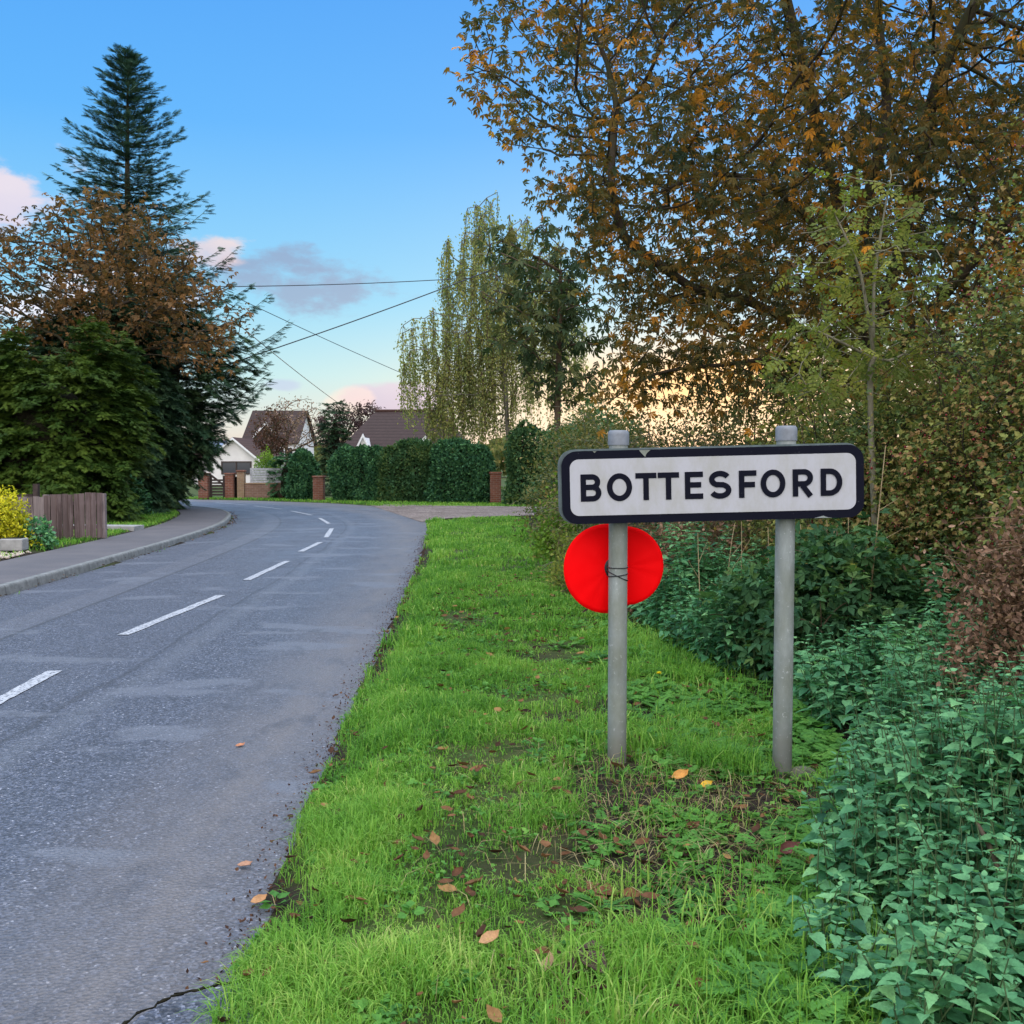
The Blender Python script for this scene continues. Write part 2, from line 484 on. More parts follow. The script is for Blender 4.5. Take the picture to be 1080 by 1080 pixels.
def heart(w=.36):
    """toothed nettle leaf, drooping tip"""
    xs = [0, -.03, .10, .16, .28, .34, .48, .54, .68, .74, .86]; ys = [0, .5, .92, .80, 1.0, .84, .82, .64, .56, .38, .28]
    top = [[x, y * w, .07 * y + .02 - .16 * x * x] for x, y in zip(xs, ys)]
    mid = [[.12, 0, -.01], [.40, 0, -.035], [.68, 0, -.08]]
    tip = [[1.02, 0, -.20]]
    bot = [[x, -y, z] for x, y, z in top[1:]]
    v = np.array(top + mid + tip + bot, float)
    n = len(top); m0 = n; tp = n + 3; b0 = n + 4
    mids = [m0, m0, m0, m0, m0, m0 + 1, m0 + 1, m0 + 1, m0 + 2, m0 + 2]
    T = []
    for i in range(n - 1):
        T.append([i, mids[i], i + 1])
        if mids[i] != mids[min(i + 1, n - 2)] and i + 1 < n - 1:
            T.append([i + 1, mids[i], mids[i + 1]])
        a = 0 if i == 0 else b0 + i - 1
        T.append([a, b0 + i, mids[i]])
        if mids[i] != mids[min(i + 1, n - 2)] and i + 1 < n - 1:
            T.append([b0 + i, mids[i + 1], mids[i]])
    T.append([n - 1, m0 + 2, tp]); T.append([b0 + n - 2, tp, m0 + 2])
    return v, np.array(T)


def fan(angs, lens, w=.17, droop=.25, wide=.62):
    """palmate leaf of several leaflets"""
    V, T = [], []
    for a, l in zip(angs, lens):
        v, t = kite(w, wide, .04, .12)
        v = v * np.array([l, l, 1]); v[:, 2] -= droop * (v[:, 0] / max(l, .01)) ** 2 * l
        c, s = math.cos(R(a)), math.sin(R(a))
        v = np.stack([c * v[:, 0] - s * v[:, 1], s * v[:, 0] + c * v[:, 1], v[:, 2]], 1)
        T.append(t + len(V) * 4); V.append(v)
    return np.concatenate(V), np.concatenate(T)


def pinnate(n=4, w=.10, ll=.32, droop=.12):
    V, T = [], []
    k = 0
    for i in range(n):
        x = .22 + .66 * i / max(n - 1, 1)
        for sg in (1, -1):
            v, t = kite(w / ll, .45, .02, .05); v = v * ll * (1 - .35 * i / n)
            a = sg * R(58)
            v = np.stack([x + math.cos(a) * v[:, 0] - math.sin(a) * v[:, 1], math.sin(a) * v[:, 0] + math.cos(a) * v[:, 1], v[:, 2]], 1)
            V.append(v); T.append(t + k); k += 4
    v, t = kite(w / ll, .45, .02, .05); v = v * ll * .8; v[:, 0] += .85
    V.append(v); T.append(t + k); k += 4
    V.append(np.array([[0, .012, 0], [0, -.012, 0], [.9, 0, 0]])); T.append(np.array([[0, 1, 2]]) + k)
    V = np.concatenate(V); V[:, 2] -= droop * V[:, 0] ** 2
    return V, np.concatenate(T)


def spray(n=6, ang=48, l=.5, w=.05):
    """flat spray of needles/scale shoots"""
    V, T = [], []
    k = 0
    for i in range(n):
        x = .75 * i / n
        for sg in (1, -1):
            a = sg * R(ang)
            L = l * (1 - .55 * i / n)
            b = np.array([[x, -w * .6, 0], [x, w * .6, 0], [x + math.cos(a) * L, math.sin(a) * L, -.06]])
            V.append(b); T.append([[k, k + 1, k + 2]]); k += 3
    V.append(np.array([[0, -.03, .01], [0, .03, .01], [1, 0, -.05]])); T.append([[k, k + 1, k + 2]])
    return np.concatenate(V), np.concatenate(T)


def curled():
    v = np.array([[0, 0, .10], [.25, .22, .16], [.55, .27, .20], [.85, .14, .18], [1, 0, .30], [.85, -.14, .10], [.55, -.27, .14], [.25, -.22, .10], [.3, 0, .02], [.6, 0, .0], [.85, 0, .08]], float)
    return v, np.array([[0, 8, 1], [1, 8, 2], [2, 8, 9], [2, 9, 3], [3, 9, 10], [3, 10, 4], [4, 10, 5], [5, 10, 9], [5, 9, 6], [6, 9, 8], [6, 8, 7], [7, 8, 0]])


TP = dict(curled=curled(), kite=kite(), broad=kite(.40, .45, .08, .06), oval=oval(), oblong=oval(.2), heart=heart(),
          palm=fan((-74, -38, 0, 38, 74), (.62, .88, 1, .88, .62)), palm3=fan((-55, 0, 55), (.75, 1, .75), .26),
          pinnate=pinnate(), fern=pinnate(5, .12, .42, .2), spray=spray(7, 50, .46, .10), frond=spray(5, 35, .55, .09), lobed=fan((-62, 0, 62), (.55, .95, .55), .33, .08, .5))


def frames(d, n):
    d = unit(d); y = unit(np.cross(n, d)); z = np.cross(d, y)
    return np.stack([d, y, z], -1)          # columns


def scatter(tpl, P, D, N, Sz, rnd, spread=.0):
    v, t = TP[tpl] if isinstance(tpl, str) else tpl
    Rm = frames(D, N)
    V = np.einsum('nij,kj->nki', Rm, v) * np.asarray(Sz).reshape(-1, 1, 1) + P[:, None, :]
    T = t[None] + (np.arange(len(P)) * len(v))[:, None, None]
    return V.reshape(-1, 3), T.reshape(-1, 3), np.repeat(rnd, len(v))


def leaves(name, tpl, P, D, N, Sz, mat, parent=None, rnd=None, kind=None):
    rnd = rng.random(len(P)) if rnd is None else rnd
    V, T, r = scatter(tpl, np.asarray(P), np.asarray(D), np.asarray(N), Sz, rnd)
    o = npmesh(name, V, T, mat, parent, r)
    if kind: o['kind'] = kind
    return o


def rdir(n, up=0.0):
    v = unit(rng.normal(size=(n, 3))); v[:, 2] += up; return unit(v)


# ------------------------------------------------------------------ the road's two edges (metres, matching pairs)
RIGHT = np.array([(-.60, -6), (-.68, 0), (-.79, 2.78), (-.90, 4.56), (-1.08, 8.2), (-1.40, 14.9), (-1.75, 20.5), (-2.1, 25), (-2.7, 30), (-3.7, 34.6), (-5.5, 38), (-8.2, 41), (-13.6, 44.4), (-22, 47), (-42, 49)], float)
LEFT = np.array([(-5.6, -6), (-5.62, 0), (-5.66, 2.8), (-5.72, 4.6), (-5.82, 8.2), (-6.18, 14.9), (-6.6, 20.5), (-7.1, 24.5), (-7.8, 27.8), (-8.55, 30.4), (-9.7, 33), (-11.6, 35.4), (-15.2, 38), (-23, 40.6), (-42, 43)], float)


def spline(P, n=14):
    P = np.asarray(P, float)
    Q = np.concatenate([[2 * P[0] - P[1]], P, [2 * P[-1] - P[-2]]])
    o = []
    for i in range(1, len(Q) - 2):
        for t in np.linspace(0, 1, n, endpoint=False):
            a, b, c, d = Q[i - 1], Q[i], Q[i + 1], Q[i + 2]
            o.append(.5 * (2 * b + (c - a) * t + (2 * a - 5 * b + 4 * c - d) * t * t + (3 * b - a - 3 * c + d) * t ** 3))
    o.append(Q[-2])
    return np.array(o)


RS, LS = spline(RIGHT), spline(LEFT)


def sdist(x, y, poly, side):
    """signed distance to a polyline; side=1: positive to its right"""
    x = np.asarray(x, float).ravel(); y = np.asarray(y, float).ravel()
    a = poly[:-1]; d = poly[1:] - a; l2 = (d ** 2).sum(1)
    outp = np.empty(len(x))
    for s in range(0, len(x), 20000):
        px = x[s:s + 20000, None] - a[None, :, 0]; py = y[s:s + 20000, None] - a[None, :, 1]
        t = np.clip((px * d[:, 0] + py * d[:, 1]) / l2, 0, 1)
        ex = px - t * d[:, 0]; ey = py - t * d[:, 1]
        q = ex * ex + ey * ey; k = q.argmin(1); r = np.arange(len(k))
        cr = d[k, 0] * py[r, k] - d[k, 1] * px[r, k]
        outp[s:s + 20000] = np.sqrt(q[r, k]) * np.where(cr * side < 0, 1, -1)
    return outp


def hz(x, y):
    """height of the ground"""
    sh = np.shape(x); x = np.asarray(x, float).ravel(); y = np.asarray(y, float).ravel()
    dR = sdist(x, y, RS, 1); dL = sdist(x, y, LS, -1)
    near = 1 - sstep(y, 18, 27)
    verge = .03 + near * (.070 - .06 * sstep(x, .45, 1.3) + .16 * sstep(x, 2.0, 4.5)) + .018 * np.sin(x * 2.1 + y * 1.3) * near * sstep(dR, .2, 1)
    hR = lerp(.004, verge, sstep(dR, -.03, .55))
    hL = np.where(dL > 1.5, .12 + .05 * sstep(dL, 1.5, 3), np.where(dL > .05, .05, -.06))
    h = np.where(dR > -.05, hR, np.where(dL > 0, hL, -.06 + .035 * sstep(dR, -.5, -.05)))
    return h.reshape(sh)


# ------------------------------------------------------------------ ground, road, kerb, pavement, driveway
def grade(a, b, s0, g):
    o = [a]; s = s0
    while o[-1] < b:
        o.append(o[-1] + s); s *= g
    return o[1:]


xs = np.array(sorted(set(np.round(np.concatenate([-np.array(grade(12, 1800, .6, 1.35)), np.arange(-12, -1.6, .3), np.arange(-1.6, 3.2, .06), np.arange(3.2, 8, .25), grade(8, 1800, .5, 1.35)]), 4))))
ys = np.array(sorted(set(np.round(np.concatenate([-np.array(grade(0, 1500, 1, 1.5)), np.arange(0, 1.6, .3), np.arange(1.6, 9, .07), np.arange(9, 30, .25), np.arange(30, 60, .6), grade(60, 2500, 1, 1.35)]), 4))))
GX, GY = np.meshgrid(xs, ys)
GZ = hz(GX, GY)
nearm = (np.abs(GX) < 6) & (GY < 12) & (GY > 0)
GZ = GZ + np.where(nearm & (sdist(GX, GY, RS, 1).reshape(GX.shape) > .1), .012 * lump(np.stack([GX, GY, 0 * GX], -1), 4.0), 0)
nx, ny = len(xs), len(ys)
ii = np.arange(nx * ny).reshape(ny, nx)
Qg = np.stack([ii[:-1, :-1], ii[:-1, 1:], ii[1:, 1:], ii[1:, :-1]], -1).reshape(-1, 4)


def soil_amt(x, y):
    """bare earth: round the sign posts, under the nettles, along the frayed road edge"""
    l = lump(np.stack([x, y, 0 * x], -1), 2.3)
    s = np.exp(-(((x - .78) / .62) ** 2 + ((y - 4.05) / .80) ** 2)) * (1.35 + .9 * l + .6 * lump(np.stack([x, y, 0 * x], 1), 7))
    s = s + .75 * np.exp(-(((x - .72) / .34) ** 2 + ((y - 6.0) / .5) ** 2)) * (.9 + .6 * l)
    s = s + sstep(x - NETX(y), -.25, .2) * 1.2
    dr = x - np.interp(y, RS[:, 1], RS[:, 0])
    s = s + np.where(y < 30, .62 * (1 - sstep(dr, .02, .20)) * (1 + .8 * l) + .35 * (1 - sstep(dr, .1, .6)) * (l > .1), 0)
    for cx, cy, rx_, a_ in ((.50, 4.62, .20, 1.0), (1.25, 4.52, .22, 1.0), (-.05, 3.6, .16, .7), (.25, 5.6, .2, .5), (.55, 3.3, .22, .8), (.2, 2.75, .2, .7), (-.3, 4.7, .14, .7), (.1, 7.6, .3, .5)):
        s = s + a_ * np.exp(-(((x - cx) / rx_) ** 2 + ((y - cy) / (rx_ * 1.1)) ** 2)) * (.9 + .6 * l)
    return np.clip(s, 0, 1)


def NETX(y):
    """x where the nettles begin"""
    return np.interp(y, [0, 2.5, 3.0, 3.7, 4.3, 5.2, 6.2, 7.3, 9, 11, 14, 18, 24, 40], [.72, .80, .92, 1.20, 1.55, 1.70, 1.72, 1.38, 1.10, 1.08, 1.0, .85, .45, .45])


m, nt = newmat('verge_earth_and_grass')
pp = n_pos(nt)
g1 = n_noise(nt, pp, 2.2, 6, .65); g2 = n_noise(nt, pp, 38, 5, .7)
gcol = _ramp(nt, _mnode(nt, 'ADD', _mnode(nt, 'MULTIPLY', g1, .5), _mnode(nt, 'MULTIPLY', g2, .5)), [(.36, (.028, .026, .012)), (.46, (.040, .070, .014)), (.54, (.075, .085, .028)), (.66, (.075, .16, .022))])
scol = _ramp(nt, n_noise(nt, pp, 26, 6, .7), [(.3, (.014, .010, .008)), (.55, (.035, .024, .018)), (.8, (.085, .058, .04))])
sf = _mnode(nt, 'ADD', n_attr(nt, 'rnd'), _mnode(nt, 'MULTIPLY_ADD', g2, .9, -.45), clamp=True)
finish(nt, _mix(nt, sf, gcol, scol), .9, .15, n_bump(nt, n_noise(nt, pp, 60, 5, .7), .8, .02))
MT['ground'] = m
gr = npmesh('ground', np.stack([GX, GY, GZ], -1), None, 'ground', None, soil_amt(GX.ravel(), GY.ravel()), True, Qg); meta(gr, kind='structure')


def strip(name, A, B, za, zb, mat, k=8, kind='structure', crown=0.0, jag=0.0):
    """sheet between two matching polylines with UV = metres across / along"""
    n = len(A); t = np.linspace(0, 1, k)
    P = A[:, None, :] * (1 - t)[None, :, None] + B[:, None, :] * t[None, :, None]
    if jag:
        P[:, -1, 0] += jag * (lump(np.concatenate([B, 0 * B[:, :1]], 1), 5) * .6 + lump(np.concatenate([B, 0 * B[:, :1]], 1), 17) * .4)
    z = za + (zb - za) * t[None, :] + crown * 4 * (t * (1 - t))[None, :] + 0 * P[:, :, 0]
    V = np.concatenate([P, z[..., None]], -1)
    idx = np.arange(n * k).reshape(n, k)
    Q = np.stack([idx[:-1, :-1], idx[:-1, 1:], idx[1:, 1:], idx[1:, :-1]], -1).reshape(-1, 4)
    o = npmesh(name, V.reshape(-1, 3), None, mat, None, None, True, Q); meta(o, kind=kind)
    al = np.concatenate([[0], np.cumsum(np.linalg.norm(np.diff((A + B) / 2, axis=0), axis=1))])
    ac = np.linalg.norm(P - P[:, :1], axis=-1)
    UV = np.stack([ac, np.broadcast_to(al[:, None], ac.shape)], -1).reshape(-1, 2)
    lay = o.data.uv_layers.new(name='UVMap')
    li = np.empty(len(o.data.loops), np.int32); o.data.loops.foreach_get('vertex_index', li)
    lay.data.foreach_set('uv', UV[li].astype(np.float32).ravel())
    return o


# asphalt: chippings, two worn wheel tracks, a patched trench along the left, brown mud by the right edge
m, nt = newmat('worn_asphalt')
pp = n_pos(nt)
uvn = nt.nodes.new('ShaderNodeUVMap'); sp = nt.nodes.new('ShaderNodeSeparateXYZ'); nt.links.new(uvn.outputs[0], sp.inputs[0])
lat, lng = sp.outputs[0], sp.outputs[1]
wob = n_noise(nt, n_scale(nt, uvn.outputs[0], (.6, .25, 1)), 1.0, 5)
latw = _mnode(nt, 'ADD', lat, _mnode(nt, 'MULTIPLY_ADD', wob, .5, -.25))
vor = nt.nodes.new('ShaderNodeTexVoronoi'); vor.inputs['Scale'].default_value = 120; nt.links.new(pp, vor.inputs['Vector'])
sep2 = nt.nodes.new('ShaderNodeSeparateColor'); nt.links.new(vor.outputs['Color'], sep2.inputs[0])
chip = _ramp(nt, sep2.outputs[0], [(0, (.022, .024, .032)), (.5, (.058, .064, .086)), (.86, (.104, .112, .142)), (.975, (.13, .13, .15)), (1, (.38, .38, .41))])
vor2 = nt.nodes.new('ShaderNodeTexVoronoi'); vor2.inputs['Scale'].default_value = 62; nt.links.new(pp, vor2.inputs['Vector'])
sep4 = nt.nodes.new('ShaderNodeSeparateColor'); nt.links.new(vor2.outputs['Color'], sep4.inputs[0])
chip = _mix(nt, 1.0, chip, _ramp(nt, sep4.outputs[1], [(0, (.45, .45, .47)), (.5, (1.0, 1.0, 1.0)), (1, (1.75, 1.75, 1.8))]), 'MULTIPLY')
big = n_noise(nt, n_scale(nt, pp, (1, .45, 1)), 1.1, 6, .65)
c = _mix(nt, _ramp(nt, big, [(.35, .0), (.70, .36)]), chip, (.105, .112, .142))
trk = _mnode(nt, 'MULTIPLY', _ramp(nt, _mnode(nt, 'PINGPONG', _mnode(nt, 'ADD', latw, .15), .85), [(.15, 0.0), (.8, .42)]), _ramp(nt, n_noise(nt, n_scale(nt, pp, (1.6, .35, 1)), 1.3, 6, .7), [(.4, .15), (.62, 1.0)]))
c = _mix(nt, trk, c, (.088, .093, .115))
seam = _ramp(nt, _mnode(nt, 'ABSOLUTE', _mnode(nt, 'SUBTRACT', lat, 1.35)), [(.0, .75), (.02, .55), (.035, 0.0)])
band = _ramp(nt, lat, [(1.0 / 6, 0.0), (1.03 / 6, .35), (1.33 / 6, .35), (1.36 / 6, 0.0)])
lat6 = _mnode(nt, 'DIVIDE', lat, 6.0)
band = _ramp(nt, lat6, [(.150, 0.0), (.157, .24), (.222, .24), (.228, 0.0)])
c = _mix(nt, band, c, (.17, .165, .18))
c = _mix(nt, seam, c, (.04, .04, .045))
seam2 = _ramp(nt, _mnode(nt, 'ABSOLUTE', _mnode(nt, 'SUBTRACT', latw, 2.95)), [(.0, .55), (.015, .4), (.03, 0.0)])
c = _mix(nt, seam2, c, (.035, .035, .04))
smooth2 = _ramp(nt, _mnode(nt, 'ABSOLUTE', _mnode(nt, 'SUBTRACT', latw, 3.12)), [(.0, .32), (.07, .2), (.13, 0.0)])
c = _mix(nt, smooth2, c, (.15, .158, .18))
mud = _mnode(nt, 'MULTIPLY', _ramp(nt, lat6, [(.62, 0.0), (.74, .75), (.80, .45), (.9, .8)]), _ramp(nt, n_noise(nt, n_scale(nt, pp, (1.4, .5, 1)), 1.7, 6, .7), [(.32, .35), (.55, 1.0)]))
c = _mix(nt, mud, c, (.165, .145, .140))
pal = _ramp(nt, n_noise(nt, n_scale(nt, pp, (.9, 1.8, 1)), .8, 3), [(.58, 0.0), (.63, .6)])
c = _mix(nt, pal, c, (.15, .157, .185))
stn = _ramp(nt, n_noise(nt, n_scale(nt, pp, (1, .6, 1)), 2.6, 7, .75), [(.30, .55), (.46, 0.0)])
c = _mix(nt, stn, c, (.032, .034, .044))
finish(nt, c, _ramp(nt, big, [(.3, .58), (.7, .46)]), .5, n_bump(nt, _mnode(nt, 'ADD', vor2.outputs['Distance'], _mnode(nt, 'MULTIPLY', n_noise(nt, pp, 55, 4), .8)), .8, .008))
MT['asphalt'] = m
strip('road', LS, RS, .0, .0, 'asphalt', 14, crown=.02, jag=.035)


def offset(P, d):
    tg = np.gradient(P, axis=0); tg = tg / np.linalg.norm(tg, axis=1, keepdims=True)
    return P + np.stack([-tg[:, 1], tg[:, 0]], 1) * d


m, nt = newmat('pavement_asphalt')
pp = n_pos(nt)
c = _ramp(nt, n_noise(nt, pp, 70, 5, .7), [(.3, (.075, .070, .076)), (.6, (.13, .122, .13)), (.8, (.21, .20, .21))])
c = _mix(nt, _ramp(nt, n_noise(nt, pp, 1.4, 5), [(.4, 0.0), (.7, .5)]), c, (.17, .15, .15))
finish(nt, c, .8, .25, n_bump(nt, n_noise(nt, pp, 120, 3), .3, .005)); MT['pavement'] = m
strip('pavement', offset(LS, 1.42), offset(LS, .125), .115, .112, 'pavement', 4)
# kerb: extruded concrete profile along the left edge
m, nt = newmat('kerb_concrete')
pp = n_pos(nt)
sp = nt.nodes.new('ShaderNodeSeparateXYZ'); nt.links.new(pp, sp.inputs[0])
jt = _ramp(nt, _mnode(nt, 'PINGPONG', sp.outputs[1], .457), [(.0, 1.0), (.012, 1.0), (.02, 0.0)])
c = _ramp(nt, n_noise(nt, pp, 9, 6, .7), [(.3, (.13, .135, .13)), (.7, (.27, .27, .265))])
finish(nt, _mix(nt, _mnode(nt, 'MULTIPLY', jt, .45), c, (.06, .06, .06)), .85, .2, n_bump(nt, n_noise(nt, pp, 50, 4), .3, .005)); MT['kerb'] = m
prof = [(0.0, -.05), (.012, .085), (.022, .112), (.035, .118), (.125, .118), (.125, -.05)]
KV = np.stack([np.concatenate([offset(LS, a), np.full((len(LS), 1), z)], 1) for a, z in prof], 1)
kk = len(prof); idx = np.arange(len(LS) * kk).reshape(-1, kk)
KQ = np.stack([idx[:-1, :-1], idx[:-1, 1:], idx[1:, 1:], idx[1:, :-1]], -1).reshape(-1, 4)
meta(npmesh('kerb', KV.reshape(-1, 3), None, 'kerb', None, None, False, KQ[:, ::-1]), kind='structure')
# gravel mouth of the lane on the right
m, nt = newmat('pinkish_gravel')
pp = n_pos(nt)
vo = nt.nodes.new('ShaderNodeTexVoronoi'); vo.inputs['Scale'].default_value = 26; nt.links.new(pp, vo.inputs['Vector'])
s3 = nt.nodes.new('ShaderNodeSeparateColor'); nt.links.new(vo.outputs['Color'], s3.inputs[0])
c = _ramp(nt, s3.outputs[0], [(0, (.10, .075, .065)), (.5, (.22, .17, .15)), (1, (.36, .30, .27))])
c = _mix(nt, _ramp(nt, n_noise(nt, pp, 1.2, 5), [(.4, 0.0), (.7, .7)]), c, (.10, .075, .06))
finish(nt, c, .9, .2, n_bump(nt, vo.outputs['Distance'], .6, .02)); MT['gravel'] = m
near_e = spline([(-2.45, 27.0), (-1.2, 28.3), (1.2, 29.7), (5, 30.5), (14, 31.5)], 8)
far_e = spline([(-5.4, 38.1), (-2.6, 36.7), (1.6, 35.4), (5, 35.2), (14, 36.0)], 8)
dv = np.stack([near_e, far_e], 1); t9 = np.linspace(0, 1, 12)
PV = near_e[:, None] * (1 - t9)[None, :, None] + far_e[:, None] * t9[None, :, None]
PZ = np.maximum(hz(PV[..., 0], PV[..., 1]), 0.0) + .035
PZ[0] = .012; PZ[1] = np.minimum(PZ[1], .020)
idx = np.arange(len(near_e) * 12).reshape(-1, 12)
meta(npmesh('driveway', np.concatenate([PV, PZ[..., None]], -1).reshape(-1, 3), None, 'gravel', None, None, True,
            np.stack([idx[:-1, :-1], idx[1:, :-1], idx[1:, 1:], idx[:-1, 1:]], -1).reshape(-1, 4)), kind='structure')
# concrete garden path crossing the grass on the left
P4 = [(-12.5, 22.6), (-8.25, 21.9), (-8.25, 22.5), (-12.5, 23.2)]
meta(BM().prism([(x, y, .10) for x, y in P4], (0, 0, .10)).build('path', 'stone'), kind='structure')

# centre-line dashes, from their measured ends on the ground
m, nt = newmat('worn_white_road_paint')
pp = n_pos(nt)
w_ = _ramp(nt, n_noise(nt, pp, 34, 5, .75), [(.40, 0.0), (.52, 1.0)])
finish(nt, _mix(nt, w_, (.11, .115, .135), (.46, .47, .50)), .7, .3); MT['paint'] = m
DASH = [((-30, 755), (58, 708)), ((130, 670), (233, 628)), ((260, 612), (303, 592)), ((317, 582), (338, 572)), ((344, 567), (350, 557.5)),
        ((347, 552.5), (337, 546.5)), ((329, 543.5), (307, 539)), ((297, 537.2), (268, 533.6)), ((258, 532.6), (228, 530.2))]


def ground_pt(u, v):
    a = (u - 540) / 1060; b = (540 - v) / 1060
    y = math.cos(PITCH) + math.sin(PITCH) * b; z = -math.sin(PITCH) + math.cos(PITCH) * b
    k = (EYE[2] - .02) / -z
    return np.array([a * k, y * k])


for (a, b) in DASH:
    p, q = ground_pt(*a), ground_pt(*b)
    n_ = 14
    d = (q - p) / np.linalg.norm(q - p); nn = np.array([-d[1], d[0]])
    tt = np.linspace(0, 1, n_)[:, None]
    c0 = p * (1 - tt) + q * tt
    w = .052 + .004 * rng.normal(size=(n_, 1))
    A, B = c0 + nn * w, c0 - nn * (.052 + .004 * rng.normal(size=(n_, 1)))
    V = np.concatenate([np.concatenate([A, np.full((n_, 1), .0255)], 1), np.concatenate([B, np.full((n_, 1), .0255)], 1)])
    i = np.arange(n_ - 1)
    meta(npmesh('road_marking', V, None, 'paint', None, None, False, np.stack([i + n_, i + n_ + 1, i + 1, i], 1)), kind='structure')
# broken strip of old surfacing at the bottom edge with the crack beside it
pts = [ground_pt(*p) for p in ((120, 1100), (150, 1072), (185, 1054), (228, 1043), (262, 1036), (300, 1100))]
meta(BM().prism([(p[0], p[1], .012) for p in pts], (0, 0, .014)).build('road_patch', 'asphalt'), kind='structure')
cr = spline([[*ground_pt(u, v), .026] for u, v in ((118, 1092), (142, 1074), (160, 1064), (182, 1053), (205, 1048), (226, 1041), (246, 1039))], 5)
cr[:, :2] += .006 * rng.normal(size=(len(cr), 2))
meta(tubemesh('road_crack', [(cr, rng.uniform(.002, .0065, len(cr)))], 'soil_core', None, 5), kind='structure')


# ------------------------------------------------------------------ trees: space colonisation
def colonize(A, roots, step, infl, kill, maxit=160, trop=(0, 0, .05)):
    N = []; PAR = []
    for r in roots:                       # r: (list of points, parent index or None)
        pts, par = r
        for p in pts:
            N.append(np.array(p, float)); PAR.append(-1 if par is None else par); par = len(N) - 1
    N = list(N); A = np.array(A)
    Na = np.array(N)
    D2 = ((A[:, None] - Na[None]) ** 2).sum(-1); best = D2.argmin(1); bd = D2.min(1)
    trop = np.array(trop)
    for it in range(maxit):
        act = bd < infl * infl
        if not act.any():
            break
        dirs = {}
        k = best[act]; v = unit(A[act] - np.array(N)[k])
        acc = np.zeros((len(N), 3)); np.add.at(acc, k, v); cnt = np.bincount(k, minlength=len(N))
        src = np.nonzero(cnt)[0]
        nd = unit(unit(acc[src]) + trop + rng.normal(size=(len(src), 3)) * .14)
        new = np.array(N)[src] + nd * step
        base = len(N)
        d2 = ((A[:, None] - new[None]) ** 2).sum(-1); bn = d2.argmin(1); mn = d2.min(1)
        use = np.unique(bn[(mn < bd)])
        if len(use) == 0:
            break
        remap = -np.ones(len(new), int); remap[use] = base + np.arange(len(use))
        for u_ in use:
            N.append(new[u_]); PAR.append(int(src[u_]))
        imp = (mn < bd)
        best[imp] = remap[bn[imp]]; bd[imp] = mn[imp]
        keep = bd > kill * kill
        A, best, bd = A[keep], best[keep], bd[keep]
        if len(A) == 0:
            break
    return np.array(N), np.array(PAR)


def skeleton(N, PAR, r0, expo=2.3, rmax=9):
    n = len(N); rad = np.zeros(n); ch = [[] for _ in range(n)]
    for i in range(n):
        if PAR[i] >= 0: ch[PAR[i]].append(i)
    order = np.argsort(-np.array([0] * n)) if False else range(n - 1, -1, -1)
    acc = np.zeros(n)
    for i in order:                        # children always follow parents
        rad[i] = min(rmax, max(r0, acc[i] ** (1 / expo)))
        if PAR[i] >= 0: acc[PAR[i]] += rad[i] ** expo
    paths = []
    main = [max(c, key=lambda j: rad[j]) if c else -1 for c in ch]
    for i in range(n):
        p = PAR[i]
        if p >= 0 and main[p] == i:
            continue
        seq = [p] if p >= 0 else []
        j = i
        while j >= 0:
            seq.append(j); j = main[j]
        if len(seq) > 1:
            rr = rad[seq].copy()
            if p >= 0: rr[0] = rr[1]
            paths.append((N[seq], rr))
    return rad, paths, ch


def in_ell(c, r, n, shell=0.0):
    v = unit(rng.normal(size=(n, 3))); q = (shell ** 3 + (1 - shell ** 3) * rng.random((n, 1))) ** (1 / 3)
    return np.array(c) + v * q * np.array(r)


def tree(name, label, base, ells, trunk, bark, leaf, tpl, lsize, per, n_att, step, infl, kill, r0=.008, limbs=(), group=None, cat='tree', zmin=None, rthr=2.2, jit=.16, droop=.35, cut=None, expo=2.3, extra=None):
    """ells: list of (centre, radii, share); trunk: list of points from the base up; limbs: list of (points, index of trunk node)"""
    t = thing(name, label, cat, base, group)
    A = np.concatenate([in_ell(c, r, int(n_att * s), .35) for c, r, s in ells])
    if zmin is not None: A = A[A[:, 2] > zmin + rng.random(len(A)) * .6]
    if cut is not None: A = A[cut(A)]
    roots = [(trunk, None)] + [(pts, k) for pts, k in limbs]
    N, P = colonize(A, roots, step, infl, kill)
    rad, paths, ch = skeleton(N, P, r0, expo)
    big = [p for p in paths if p[1].max() > r0 * 3]; small = [p for p in paths if p[1].max() <= r0 * 3]
    V1, Q1 = tubes(big, 8)
    if small:
        V2, Q2 = tubes(small, 4)
        V1, Q1 = np.concatenate([V1, V2]), np.concatenate([Q1, Q2 + len(V1)])
    npmesh('trunk', V1, None, bark, t, None, True, Q1)
    thin = np.nonzero(rad < r0 * rthr)[0]
    thin = thin[P[thin] >= 0]
    k = rng.poisson(per, len(thin)); idx = np.repeat(thin, k)
    seg = N[idx] - N[P[idx]]
    pos = N[idx] - seg * rng.random((len(idx), 1)) + rng.normal(size=(len(idx), 3)) * jit
    d = unit(unit(seg) * .6 + rdir(len(idx)) * .9 + np.array([0, 0, -droop])); nrm = unit(rdir(len(idx)) * .8 + np.array([0, 0, 1.0]))
    leaves('crown', tpl, pos, d, nrm, lsize * rng.uniform(.6, 1.25, len(idx)), leaf, t)
    return t, N, rad, P


def cubic(pts, k):
    P = spline(pts, max(2, int(k / (len(pts) - 1)) + 1)); return P


